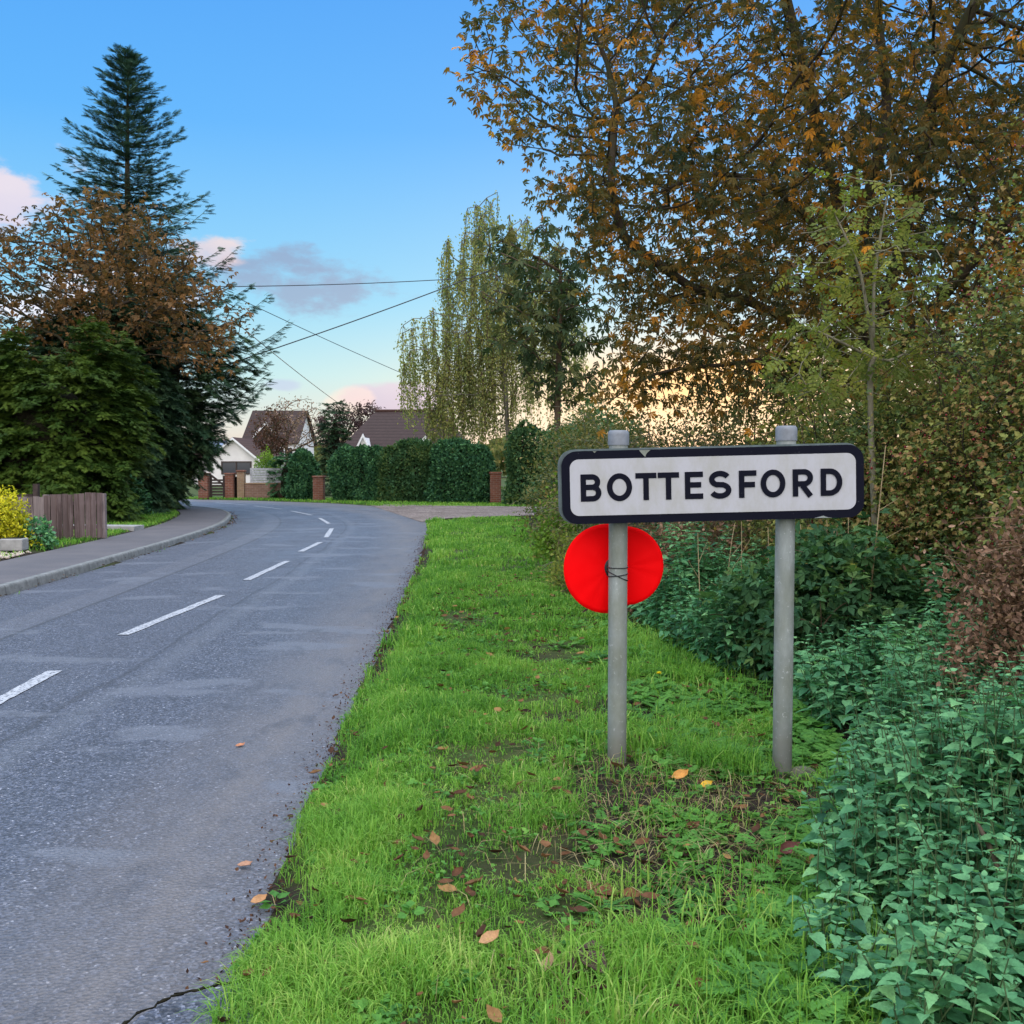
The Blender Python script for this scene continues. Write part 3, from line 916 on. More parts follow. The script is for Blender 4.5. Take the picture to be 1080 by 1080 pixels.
# the big horse chestnut behind the sign
cb = np.array([4.75, 13.4, .05])
trunk = [cb + np.array([0, 0, z]) + np.array([.12 * math.sin(z), 0, 0]) for z in np.arange(0, 3.3, .3)]
q = lambda u, v, Y: at(u, v, Y)
limbA = list(cubic([trunk[9], q(850, 350, 13.0), q(790, 318, 12.7), q(735, 305, 12.4), q(690, 275, 12.2), q(658, 248, 12.0), q(645, 190, 12.0), q(650, 110, 12.1)], 26))[1:]
limbB = list(cubic([trunk[10], q(872, 260, 13.2), q(835, 215, 13.0), q(800, 190, 12.8), q(745, 185, 12.5), q(690, 205, 12.2)], 18))[1:]
limbC = list(cubic([trunk[10], q(915, 220, 13.5), q(935, 120, 13.7), q(925, 0, 13.8), q(930, -130, 13.8)], 22))[1:]
limbD = list(cubic([trunk[8], q(850, 380, 12.8), q(760, 385, 12.4), q(690, 395, 12.2), q(640, 425, 12.1)], 18))[1:]
limbE = list(cubic([trunk[10], q(960, 220, 13.2), q(985, 100, 13.0), q(1010, 40, 12.9), q(1060, -60, 12.6)], 22))[1:]
limbF = list(cubic([trunk[10], q(880, 200, 13.4), q(845, 60, 13.5), q(800, -120, 13.5)], 20))[1:]
limbG = list(cubic([trunk[9], q(980, 330, 12.6), q(1050, 250, 12.0), q(1120, 200, 11.5)], 14))[1:]
tree('horse_chestnut', 'great spreading horse chestnut in orange and rusty autumn leaf towering behind the sign', cb,
     [((4.7, 13.0, 7.3), (5.4, 4.2, 5.0), 1.0), ((2.2, 12.3, 6.0), (2.9, 2.2, 2.9), .28), ((7.5, 12, 6.5), (4, 3.2, 4), .4), ((2.3, 12.4, 3.6), (1.9, 1.6, 1.2), .14), ((5.6, 12.8, 4.4), (3.6, 2.6, 2.0), .34), ((2.7, 12.5, 3.0), (2.0, 1.4, 1.0), .22)],
     trunk, 'bark_dark', 'chestnut', 'palm', .105, 7.2, 4600, .25, 1.4, .34, .0065,
     [(limbA, 9), (limbB, 10), (limbC, 10), (limbD, 8), (limbE, 10), (limbF, 10), (limbG, 9)], zmin=1.9, rthr=2.1, jit=.14, droop=.5,
     cut=lambda A: A[:, 0] > np.interp(A[:, 2], [2.5, 3.5, 4.5, 5.6, 6.6], [1.25, 1.05, .75, -.3, -2]) * A[:, 1] / 12)

# another autumn tree behind it
kb = np.array([9.6, 22.5, .03])
tree('autumn_tree', 'dim rusty autumn tree standing behind the great chestnut on the right', kb,
     [((8.6, 22.0, 6.8), (4.4, 3.2, 5.0), .8), ((5.4, 22.0, 5.2), (2.6, 2.4, 2.6), .3), ((11.8, 21, 5.5), (3, 2.5, 4), .3)],
     [kb + np.array([0, 0, z]) for z in np.arange(0, 4.5, .4)], 'bark_dark', 'rust', 'palm3', .20, 4.2, 1700, .42, 2.2, .55, .012, zmin=1.6, jit=.25, droop=.4)

# dull green chestnut standing further along the lane
tb = np.array([1.36, 31.5, .03])
tk = [tb + np.array([.02 * z, 0, z]) for z in np.arange(0, 7.6, .5)]
tree('young_chestnut', 'slim dark green tree with drooping leaves between the birch and the sign', tb,
     [((.6, 31.2, 6.9), (2.0, 1.7, 2.4), .65), ((1.6, 31.4, 5.6), (1.75, 1.6, 2.7), .6), ((-.1, 31, 8.2), (.8, .8, 1.0), .12)],
     tk, 'bark_brown', 'chestnut_green', 'palm', .30, 4.2, 700, .42, 2.0, .62, .016, zmin=2.6, jit=.22, droop=.9)

# rust-leaved tree in front of the fir on the left
rb = np.array([-11.4, 28.6, .15])
tk = [rb + np.array([.03 * z, .02 * z, z]) for z in np.arange(0, 5.6, .5)]
tree('copper_tree', 'rust brown leaved tree in front of the tall fir', rb,
     [((-11.2, 28.4, 6.6), (2.5, 2.2, 2.7), .9), ((-14.2, 28.0, 6.0), (2.2, 2.0, 2.6), .7), ((-9.0, 28.6, 5.6), (1.6, 1.5, 1.6), .3)],
     tk, 'bark_dark', 'rust', 'palm3', .17, 8.5, 1700, .38, 2.2, .50, .014, zmin=2.9, jit=.2, droop=.3)


# weeping birch
def birch():
    b = np.array([-.05, 42.5, .03])
    t = thing('weeping_birch', 'tall pale weeping birch with long hanging strands above the hedge', 'tree', b)
    tk = [b + np.array([.05 * math.sin(z * .4) - .06 * z, 0, z]) for z in np.arange(0, 10.0, .6)]
    A = np.concatenate([in_ell((-.7, 42.5, 9.1), (2.8, 2.2, 4.0), 800, .3), in_ell((-3.1, 42.2, 6.4), (1.9, 1.6, 2.1), 260), in_ell((1.2, 42.5, 8.0), (2.2, 1.8, 3.2), 260), in_ell((-1.3, 42.2, 5.0), (2.0, 1.5, 1.0), 160), in_ell((-2.5, 42.0, 4.2), (1.3, 1.2, .8), 120)])
    N, P = colonize(A, [(tk, None)], .5, 2.6, .75, trop=(0, 0, .15))
    rad, paths, ch = skeleton(N, P, .016, 2.4)
    ends = np.nonzero((rad < .05) & (P >= 0) & (N[:, 2] > 3.6))[0]
    st = []; LP, LD = [], []
    for i in ends:
        for _ in range(rng.poisson(4.6)):
            L = rng.uniform(.9, 3.2) * (1.0 if N[i, 2] < 9 else .8)
            L = min(L, N[i, 2] - 2.2)
            a = rng.uniform(0, 6.28); o = .35 * rng.random()
            tt = np.linspace(0, 1, 6)[:, None]
            pth = N[i] + np.array([math.cos(a) * o, math.sin(a) * o, 0]) * np.sqrt(tt) + np.array([0, 0, -L]) * tt ** 1.2 + rng.normal(size=(6, 3)) * .03 * tt
            st.append((pth, np.linspace(.010, .005, 6)))
            n = int(L * 17)
            s = rng.random(n) ** .8 * 5; k = np.minimum(s.astype(int), 4); f = (s - k)[:, None]
            LP.append(pth[k] * (1 - f) + pth[k + 1] * f + rng.normal(size=(n, 3)) * .085)
    V1, Q1 = tubes(paths, 6)
    npmesh('trunk', V1, None, 'bark_birch', t, None, True, Q1)
    tubemesh('hanging_twigs', st, 'twig', t, 3)
    LP = np.concatenate(LP); n = len(LP)
    leaves('crown', 'broad', LP, unit(rdir(n) * .7 + np.array([0, 0, -1.])), rdir(n), rng.uniform(.06, .13, n), 'birch', t)


birch()


# the tall fir
def fir():
    b = np.array([-12.6, 33.5, .15]); H = at(140, 50, 33.5)[2]
    t = thing('tall_fir', 'tall pointed blue green fir rising above every tree on the left', 'tree', b)
    tk = np.array([b + np.array([.05 * math.sin(z * .5), 0, z]) for z in np.linspace(0, H - .15, 26)])
    paths = [(tk, np.linspace(.26, .012, 26))]
    P, D, N, Sz = [], [], [], []
    z = 3.4
    while z < H - .35:
        f = (H - z) / H
        nb = rng.integers(6, 10); a0 = rng.uniform(0, 6.28)
        for k in range(nb):
            a = a0 + 2 * PI * k / nb + rng.normal() * .25
            L = (.16 + 6.5 * f ** .93) * rng.uniform(.55, 1.12) * (1.08 if math.cos(a) > .4 and z < 6.5 else 1)
            dr = np.array([math.cos(a), math.sin(a), 0])
            up0 = lerp(.10, .62, (1 - f) ** 1.6) + rng.normal() * .06
            m_ = 9; tt = np.linspace(0, 1, m_)
            sag = lerp(.24, .05, 1 - f)
            pth = np.array([b[0], b[1], z + b[2]]) + dr[None] * (L * tt)[:, None] + np.array([0, 0, 1.])[None] * (L * (up0 * tt * .6 - sag * np.sin(tt * 2.4) + sag * .9 * tt ** 3))[:, None]
            paths.append((pth, np.linspace(.012 + .018 * f * L / 3, .005, m_)))
            ntw = int(6 + L * 12)
            side = np.array([-dr[1], dr[0], 0])
            for j in range(ntw):
                s = .12 + .88 * (j + rng.random()) / ntw
                x = s * (m_ - 1); i0 = min(int(x), m_ - 2); p0 = pth[i0] * (1 - x + i0) + pth[i0 + 1] * (x - i0)
                l = (.16 + .42 * L * .30 * (1.15 - s)) * rng.uniform(.7, 1.2)
                sg = 1 if j % 2 else -1
                dd = unit(dr * .75 + side * sg * .75 + np.array([0, 0, rng.uniform(-.18, .3) + .25 * (1 - f)]))
                ns = max(1, int(l / .095))
                for e in range(ns):
                    pp_ = p0 + dd * (l * e / ns) - np.array([0, 0, .25 * (l * e / ns) ** 2])
                    P.append(pp_); D.append(dd + rng.normal(size=3) * .12 + np.array([0, 0, -.15 if f > .3 else .15])); N.append(np.array([0, 0, 1.]) + rng.normal(size=3) * .3); Sz.append(rng.uniform(.19, .33))
            for e in range(3):
                P.append(pth[-1] - dr * .08 * e); D.append(dr + np.array([0, 0, .35]) + rng.normal(size=3) * .2); N.append(np.array([0, 0, 1.]) + rng.normal(size=3) * .4); Sz.append(.26)
        z += lerp(.24, .50, f) * rng.uniform(.8, 1.2)
    for e in range(6):
        P.append(tk[-1] - np.array([0, 0, .05 * e])); D.append(rdir(1, .9)[0]); N.append(rdir(1)[0]); Sz.append(.13)
    V1, Q1 = tubes(paths, 6)
    npmesh('trunk', V1, None, 'bark_dark', t, None, True, Q1)
    leaves('crown', 'spray', P, D, N, np.array(Sz), 'fir', t)


fir()


# ------------------------------------------------------------------ shrubs and hedges
def bezier(p0, p1, p2, k):
    t = np.linspace(0, 1, k)[:, None]
    return p0 * (1 - t) ** 2 + 2 * p1 * t * (1 - t) + p2 * t ** 2


def shrub(name, label, cat, base, rad, h, canes, tpl, lsize, leaf, bark='twig', per=10, fill=0, tw=5, group=None, r=.010, zlo=0.0, parts=('stems', 'foliage'), lumpy=.22, twl=.5, sq=1.0, upright=.5, stray=.06, bare=False, fillshell=.62, lift=0.0):
    """a bush of canes curving from its base to points of a dome, side twigs along each cane, leaves on the twigs"""
    base = np.array(base, float)
    t = thing(name, label, cat, base, group)
    paths, LP, LD = [], [], []
    tgt = unit(rng.normal(size=(canes, 3)) * np.array([1, 1, .9])); tgt[:, 2] = np.abs(tgt[:, 2])
    q_ = (rng.random((canes, 1)) * .65 + .35) ** .5
    tgt = tgt * q_ * (1 + lumpy * lump(tgt * 2 + base, 1.3))[:, None] * np.array([rad[0], rad[1], h])
    for g in tgt:
        e = base + g; s = base + np.array([g[0] * .35, g[1] * .35, 0]) + rng.normal(size=3) * np.array([.1, .1, 0]) * min(rad)
        c_ = lerp(s, e, .5) + np.array([0, 0, upright * g[2]]) + rng.normal(size=3) * .08 * h
        k = 9
        p = bezier(s, c_, e, k); paths.append((p, np.linspace(r * rng.uniform(.7, 1.4), r * .3, k)))
        L = np.linalg.norm(g)
        for j in range(tw):
            x = rng.uniform(.25, 1) * (k - 1); i0 = min(int(x), k - 2); s0 = lerp(p[i0], p[i0 + 1], x - i0)
            d = unit(unit(e - s) * .5 + rng.normal(size=3) * .7) * twl * L * rng.uniform(.3, .8)
            tp_ = bezier(s0, s0 + d * .5 + np.array([0, 0, .1 * L * .3]), s0 + d - np.array([0, 0, .06 * L]), 5)
            paths.append((tp_, np.linspace(r * .4, r * .2, 5)))
            if s0[2] - base[2] > zlo * h:
                n = rng.poisson(per)
                y = rng.random(n) * 4; iy = np.minimum(y.astype(int), 3); fy = (y - iy)[:, None]
                LP.append(tp_[iy] * (1 - fy) + tp_[iy + 1] * fy + rng.normal(size=(n, 3)) * stray * L ** .5); LD.append(np.tile(unit(d), (n, 1)))
    if fill:
        v = unit(rng.normal(size=(fill, 3))); v[:, 2] = np.where(v[:, 2] < -.25, -v[:, 2], v[:, 2])
        sgn = np.sign(v) * np.abs(v) ** sq
        sgn = unit(sgn) if sq == 1 else sgn / np.maximum(np.abs(sgn).max(1, keepdims=True), .001) * (np.abs(sgn).max(1, keepdims=True) ** .5 * .15 + .85)
        rr = (fillshell + (1 - fillshell) * rng.random((fill, 1)) ** .7) * (1 + lumpy * lump(v * 2.0 + base, 1.6) + lumpy * .5 * lump(v * 6 + base, 1.6))[:, None]
        pf = base + sgn * rr * np.array([rad[0], rad[1], h])
        ok = pf[:, 2] > base[2] + zlo * h + .02
        LP.append(pf[ok]); LD.append(v[ok])
    if paths: tubemesh(parts[0], paths, bark, t, 4)
    LP = np.concatenate(LP); LD = np.concatenate(LD); n = len(LP)
    if not bare and n:
        leaves(parts[1], tpl, LP, unit(LD * .6 + rdir(n) * .8 + np.array([0, 0, -.15])), unit(rdir(n) * .7 + LD * .5 + np.array([0, 0, .8])), lsize * rng.uniform(.65, 1.25, n), leaf, t)
    return t, LP


def hedge(name, label, A, B, depth, h, leaf, tpl, size, n, group=None, lumps=.17, taper=.0, cat='hedge', z0=.03, hvar=.12):
    """clipped hedge between ground points A and B"""
    A = np.array(A, float); B = np.array(B, float); L = np.linalg.norm(B - A); d = (B - A) / L; nn = np.array([-d[1], d[0]])
    c = (A + B) / 2
    t = thing(name, label, cat, (*c, z0), group)
    face = rng.random(n)
    u = rng.uniform(-1, 1, n); v = rng.uniform(-1, 1, n); w = rng.random(n)
    areas = np.array([2 * L * h, 2 * depth * h, L * depth]); areas = areas / areas.sum()
    sidef = face < areas[0]; endf = (~sidef) & (face < areas[0] + areas[1]); topf = ~(sidef | endf)
    sg = np.where(rng.random(n) < .5, -1, 1)
    inn = np.clip(np.abs(rng.normal(size=n)) * .12, 0, .4)
    X = np.where(endf, sg * (L / 2 - inn), u * L / 2); Yy = np.where(sidef, sg * (depth / 2 - inn), v * depth / 2); Z = np.where(topf, h - inn, w * h)
    # rounded shoulders
    rsh = .5
    X = np.where((Z > h - rsh) & (np.abs(X) > L / 2 - rsh), np.sign(X) * (np.abs(X) - .5 * (Z - h + rsh) * (np.abs(X) - L / 2 + rsh) / rsh), X)
    Yy = np.where((Z > h - rsh) & (np.abs(Yy) > depth / 2 - rsh), np.sign(Yy) * (np.abs(Yy) - .5 * (Z - h + rsh) * (np.abs(Yy) - depth / 2 + rsh) / rsh), Yy)
    P = np.stack([c[0] + d[0] * X + nn[0] * Yy, c[1] + d[1] * X + nn[1] * Yy, z0 + Z], 1)
    lm = lump(P, 1.7); lm2 = lump(P + 9, 4.5)
    nrm = np.stack([np.where(endf, sg, 0) * d[0] + np.where(sidef, sg, 0) * nn[0], np.where(endf, sg, 0) * d[1] + np.where(sidef, sg, 0) * nn[1], np.where(topf, 1.0, 0)], 1)
    P = P + nrm * (lumps * lm + lumps * .6 * lm2)[:, None]
    P[:, 2] += (Z / h) * hvar * lump(np.stack([X, 0 * X, 0 * X], 1) + c[0], 1.2)
    P[:, 2] = np.maximum(P[:, 2], z0 + .02)
    BM().box((c[0], c[1], z0 + h * .46), (L - .55, max(depth - .55, .1), h * .9 - .2), math.atan2(d[1], d[0]), .1).build('dark_core', 'soil_core', t)  # solid dark core stands for inner twigs and their shade, stops see-through
    leaves('foliage', tpl, P, unit(nrm * .5 + rdir(n, .3)), unit(nrm + rdir(n) * .7), size * rng.uniform(.65, 1.3, n), leaf, t)
    return t


# far side of the bend
hedge('clipped_hedge', 'square clipped green hedge block left of the lone brick pier', (-9.45, 43.6), (-8.55, 43.4), 1.3, 2.02, 'hedge', 'kite', .13, 9000)
hedge('clipped_hedge', 'blue green clipped hedge right beside the lone brick pier', (-7.3, 42.2), (-5.25, 41.6), 1.3, 2.12, 'hedge', 'kite', .13, 14000)
hedge('mixed_hedge', 'shaggy lighter green middle stretch of hedge under the brown roof', (-5.3, 41.4), (-3.1, 40.9), 1.35, 2.25, 'hedge2', 'kite', .14, 13000, lumps=.16, hvar=.2)
hedge('clipped_hedge', 'dark clipped hedge ending at the brick pier with a capstone', (-3.1, 40.6), (-.85, 40.1), 1.4, 2.25, 'hedge', 'kite', .13, 14000)
hedge('clipped_hedge', 'tall dark hedge left of the sign behind the gravel lane', (-.05, 38.2), (3.2, 37.6), 1.6, 2.75, 'hedge2', 'kite', .14, 17000, lumps=.2, hvar=.25)

# evergreen masses on the left


def evergreen(name, label, base, rx, ry, h, leaf, tpl, size, n, lumps=.2, cat='shrub', droop=.3, group=None, zlo=0.02, foot=.9):
    """a dense evergreen: tiers of flat shoots over a solid heart coloured dark for inner shade"""
    base = np.array(base, float)
    t = thing(name, label, cat, base, group)
    m_ = 46; nb = n // m_
    zz = rng.random(nb) ** .9; a = rng.uniform(0, 2 * PI, nb)
    prof = np.where(zz < .55, foot + (1 - foot) * np.sin(zz / .55 * 1.57) ** 2, np.sqrt(np.clip(1 - ((zz - .55) / .47) ** 2, 0, 1)))
    rr = prof * (1 - .32 * np.abs(rng.normal(size=nb)) * .6)
    C_ = np.stack([np.cos(a) * rr * rx, np.sin(a) * rr * ry, zz * h], 1)
    lm = lump(C_ + base, 1.1) * lumps + lump(C_ + base, 2.9) * lumps * .6
    C_[:, :2] *= (1 + lm)[:, None]; C_[:, 2] *= 1 + .55 * lm
    o = unit(np.stack([np.cos(a), np.sin(a), .5 * (zz - .35)], 1) + rdir(nb) * .45)
    sd = unit(np.cross(o, np.array([0, 0, 1.]))); ln = .30 * h ** .35 * rng.uniform(.6, 1.35, nb)
    t_ = rng.random((nb, m_)) ** .8; w_ = rng.normal(size=(nb, m_)) * .30
    taper = (1.15 - t_)
    P = C_[:, None] + o[:, None] * (t_ * ln[:, None])[..., None] + sd[:, None] * (w_ * taper * ln[:, None])[..., None]
    P[..., 2] -= droop * .55 * (t_ ** 2) * ln[:, None] + .02 * rng.normal(size=(nb, m_))
    D = o[:, None] + sd[:, None] * (w_ * 2.2)[..., None] + np.array([0, 0, -1.0]) * (droop * t_)[..., None] + rng.normal(size=(nb, m_, 3)) * .28
    Nn = o[:, None] * .35 + rng.normal(size=(nb, m_, 3)) * .3 + np.array([0, 0, .9])
    rn = np.clip(.30 * rng.random((nb, 1)) + .45 * t_ + .25 * rng.random((nb, m_)), 0, 1)
    P = P.reshape(-1, 3); P[:, 2] = np.maximum(P[:, 2], zlo); P += base; n = len(P)
    BM().lathe(base, [(rx * .25 * foot, 0), (rx * .55 * foot, h * .12), (rx * .58 * (foot + 1) / 2, h * .5), (rx * .4, h * .72), (rx * .1, h * .86)], 14).build('dark_core', 'soil_core', t)  # solid dark heart, inner shade put into its colour behind the shoots
    leaves('foliage', tpl, P, unit(D.reshape(-1, 3)), unit(Nn.reshape(-1, 3)), size * rng.uniform(.6, 1.3, n), leaf, t, rn.ravel())
    return t


evergreen('cypress_hedge', 'bright green feathery cypress behind the wooden fence', (-11.4, 25.0, .15), 2.0, 1.5, 4.0, 'cypress', 'frond', .15, 90000, .42, droop=.6)
evergreen('cypress_hedge', 'deep green broad evergreen at the left edge of the photo', (-14.3, 25.6, .15), 2.1, 1.6, 4.6, 'cypress', 'frond', .15, 80000, .42, droop=.6)
evergreen('yew_tree', 'broad dark yew overhanging the pavement at the bend', (-12.0, 29.4, .15), 1.75, 1.7, 5.3, 'yew', 'frond', .15, 110000, .28, 'tree', .6, foot=.92)
evergreen('yew_tree', 'dark drooping evergreen bough mass just behind the yew', (-11.9, 32.4, .15), 3.1, 1.6, 6.5, 'yew', 'frond', .18, 80000, .3, 'tree', .6, foot=.22)
shrub('laurel', 'low glossy dark laurel at the foot of the yew', 'shrub', (-11.0, 27.4, .15), (1.1, .6), 1.45, 26, 'oval', .12, 'hedge', per=9, fill=3200)
shrub('golden_shrub', 'bright yellow variegated shrub at the left edge before the fence', 'shrub', (-8.75, 17.0, .15), (.62, .5), 1.05, 36, 'oval', .06, 'gold', per=12, fill=7000)
shrub('garden_plant', 'small dark green leafy plant beside the stone trough', 'plant', (-8.15, 17.2, .15), (.32, .3), .50, 16, 'broad', .075, 'nettle', per=8, fill=420)
shrub('garden_plant', 'low green plant sprawling below the stone trough', 'plant', (-8.72, 15.9, .15), (.38, .25), .30, 14, 'broad', .07, 'nettle', per=8, fill=360)
shrub('grey_leaved_shrub', 'pale blue grey shrub behind the fence at the left edge', 'shrub', (-11.5, 21.2, .15), (.4, .4), 1.4, 16, 'oblong', .10, MT['slat'], per=10, fill=500)

# gardens beyond the wall
shrub('lime_shrub', 'light green shrub growing in front of the white gabled house', 'shrub', (-13.75, 57, .05), (.95, .9), 2.3, 22, 'kite', .13, 'limegreen', per=10, fill=4000)
evergreen('round_shrub', 'rounded blue green shrub at the end of the slatted panel', (-10.1, 44.9, .05), .42, .4, 1.75, 'hedge', 'kite', .10, 9000, .12)
evergreen('slim_conifer', 'slim dark conifer rising between the hedges', (-8.7, 49.5, .05), (.5), .5, 4.3, 'yew', 'frond', .13, 14000, .16, 'tree')
pb = np.array([-12.3, 72, .03])
tree('plum_tree', 'purple leaved tree with open crown left of the brown roof', pb, [((-12.0, 72, 4.1), (2.3, 1.8, 1.9), .8), ((-10.6, 72, 4.9), (1.6, 1.4, 1.2), .5)],
     [pb + np.array([0, 0, z]) for z in np.arange(0, 2.6, .4)], 'bark_dark', 'purple', 'kite', .24, 20.0, 620, .4, 2.2, .55, .02, zmin=1.9, jit=.2)
bb = np.array([-17.0, 76, .03])
tree('bare_tree', 'almost bare pinkish tree between the two far houses', bb, [((-16.4, 76, 4.6), (2.8, 2.0, 2.4), 1.0), ((-13.6, 77, 3.8), (1.6, 1.4, 1.5), .4)],
     [bb + np.array([0, 0, z]) for z in np.arange(0, 2.6, .4)], 'bark_brown', 'pinkbare', 'kite', .20, 5.5, 760, .42, 2.2, .55, .018, zmin=1.8, jit=.2)
rb2 = np.array([-14.6, 61, .03])
tree('garden_tree', 'dark red brown garden tree against the second far house', rb2, [((-14.6, 61, 3.5), (1.35, 1.1, 1.7), 1.0)],
     [rb2 + np.array([0, 0, z]) for z in np.arange(0, 1.9, .35)], 'bark_dark', 'redbrown', 'kite', .18, 14, 520, .3, 1.8, .42, .02, zmin=1.6, jit=.15)

# ------------------------------------------------------------------ hedgerow behind and beside the sign
HR = 'overgrown roadside hedgerow bushes'
shrub('thicket', 'tangled olive brown thicket of arching stems just behind the sign', 'bush', (2.0, 13.6, .05), (1.75, 1.1), 2.65, 150, 'kite', .06, 'olive', 'bark_pale', per=7, fill=6500, tw=7, group=HR, r=.011)
shrub('thicket', 'dull green thicket left of the sign under the slim tree', 'bush', (1.75, 19.5, .03), (1.6, 1.5), 2.7, 90, 'kite', .08, 'olive', 'bark_pale', per=9, fill=9000, tw=5, group=HR, r=.014)
shrub('thicket', 'leafy green bank of bushes under the great chestnut', 'bush', (4.2, 11.6, .05), (1.8, 1.3), 2.75, 60, 'broad', .075, 'ash', 'twig', per=9, fill=9000, tw=5, group=HR, r=.011)
shrub('thicket', 'darker brown twiggy thicket behind the right hand post', 'bush', (3.0, 10.0, .05), (1.25, 1.0), 2.0, 60, 'kite', .06, 'olive', 'twig', per=8, fill=6500, tw=6, group=HR, r=.009)
shrub('thicket', 'far dark thicket closing the hedgerow behind the poppy', 'bush', (2.3, 25.5, .03), (1.9, 2.2), 2.9, 46, 'broad', .12, 'hedge2', 'twig', per=9, fill=9000, tw=5, group=HR, r=.016)
shrub('thicket', 'high dim thicket under the chestnut at the far right', 'bush', (7.4, 12.6, .05), (2.3, 1.8), 4.6, 60, 'broad', .10, 'hawthorn', 'twig', per=9, fill=12000, tw=5, group=HR, r=.014)
shrub('thicket', 'mid distance mixed thicket filling the gap under the low limb', 'bush', (4.4, 17.5, .03), (2.4, 1.5), 3.35, 80, 'kite', .09, 'olive', 'twig', per=9, fill=10000, tw=5, group=HR, r=.014)


def hawthorn(label, base, rad, h, canes, fill, berries):
    t, LP = shrub('hawthorn', label, 'bush', base, rad, h, canes, 'lobed', .042, 'hawthorn', 'bark_dark', per=16, fill=fill, tw=8, group=HR, r=.012, twl=.45, fillshell=.55)
    k = rng.choice(len(LP), berries, replace=False)
    cpos = np.concatenate([LP[k] + rng.normal(size=(berries, 3)) * .022 for _ in range(3)])
    ico = bmesh.new(); bmesh.ops.create_icosphere(ico, subdivisions=1, radius=.0085)
    iv = np.array([v.co[:] for v in ico.verts]); it = np.array([[v.index for v in f.verts] for f in ico.faces]); ico.free()
    V = (iv[None] * rng.uniform(.75, 1.2, (len(cpos), 1, 1)) + cpos[:, None]).reshape(-1, 3)
    T = (it[None] + (np.arange(len(cpos)) * len(iv))[:, None, None]).reshape(-1, 3)
    o = npmesh('berries', V, T, 'berry', t, np.repeat(rng.random(len(cpos)), len(iv)), True); o['kind'] = 'stuff'


hawthorn('big hawthorn hung with dark red berries at the right edge', (4.35, 7.4, .12), (1.6, 1.3), 4.1, 80, 32000, 1100)
hawthorn('yellowing hawthorn with few berries just right of the sign', (3.35, 8.6, .08), (1.2, 1.1), 2.5, 60, 20000, 120)
hawthorn('reddish hawthorn reaching over the nettles at the right edge', (3.55, 5.4, .12), (.95, 1.0), 2.35, 60, 18000, 300)
shrub('dead_shrub', 'withered brown bush with curled dead leaves above the nettles', 'bush', (2.66, 4.6, .10), (.60, .75), 1.42, 60, 'curled', .036, 'dead', 'twig', per=18, fill=11000, tw=8, group=HR, r=.008)
shrub('bramble', 'dark bramble clump behind the right hand post', 'bush', (2.35, 7.2, .05), (.85, .7), 1.05, 42, 'palm3', .085, 'bramble', 'twig', per=8, fill=2600, tw=5, group=HR)
shrub('bramble', 'brown dying bramble tangle below the sign panel', 'bush', (1.85, 9.9, .05), (.9, .6), 1.22, 60, 'curled', .05, 'dead', 'twig', per=5, fill=900, tw=6, group=HR)
shrub('small_shrub', 'loose light green shrub at the left end of the sign', 'bush', (.82, 15.2, .06), (.6, .6), 1.05, 34, 'broad', .06, 'limegreen', 'twig', per=8, fill=1800, tw=5, group=HR)
shrub('small_shrub', 'grey green shrub spilling onto the grass left of the poppy', 'bush', (.78, 11.6, .07), (.4, .7), .62, 30, 'kite', .05, 'ash', 'twig', per=9, fill=1600, tw=5, group=HR)

# ash sapling with bare pale stem
ab = np.array([2.95, 8.0, .06])
a0 = [np.array(p) for p in cubic([ab, q(918, 430, 8.0), q(921, 372, 8.0)], 14)]
l1 = list(cubic([a0[-1], q(922, 300, 8.0), q(930, 240, 8.0), q(940, 185, 8.0)], 12))[1:]
l2 = list(cubic([a0[-1], q(915, 330, 7.9), q(905, 280, 7.9), q(880, 225, 7.9)], 12))[1:]
l3 = list(cubic([a0[-2], q(885, 360, 7.8), q(860, 348, 7.7)], 6))[1:]
l4 = list(cubic([a0[-2], q(945, 378, 8.0), q(985, 350, 8.1)], 6))[1:]
tree('ash_sapling', 'slender ash sapling with pale forked stem and thin yellow green leaves', ab,
     [(q(918, 300, 8.0), (.72, .55, .95), 1.0), (q(850, 380, 7.9), (.35, .4, .4), .25), (q(960, 380, 8.0), (.4, .4, .4), .2)],
     a0, 'bark_pale', 'ash', 'pinnate', .17, 1.5, 260, .10, .55, .15, .0035, [(l1, len(a0) - 1), (l2, len(a0) - 1), (l3, len(a0) - 2), (l4, len(a0) - 2)], jit=.05, droop=.4, rthr=1.9)

# distant wood closing the view beyond the houses
n = 26000
fx = rng.uniform(-75, 75, n); ftop = 3.2 + 1.5 * lump(np.stack([fx * .25, 0 * fx, 0 * fx], 1), 1.0)
FP = np.stack([fx, 118 + rng.normal(size=n) * 3, np.maximum(ftop, 1) * np.sqrt(rng.random(n))], 1)
o = leaves('distant_woods', 'broad', FP, rdir(n), rdir(n), rng.uniform(.5, 1.0, n), 'olive')
meta(o, 'low hazy line of woods beyond the houses', 'woods', kind='stuff')


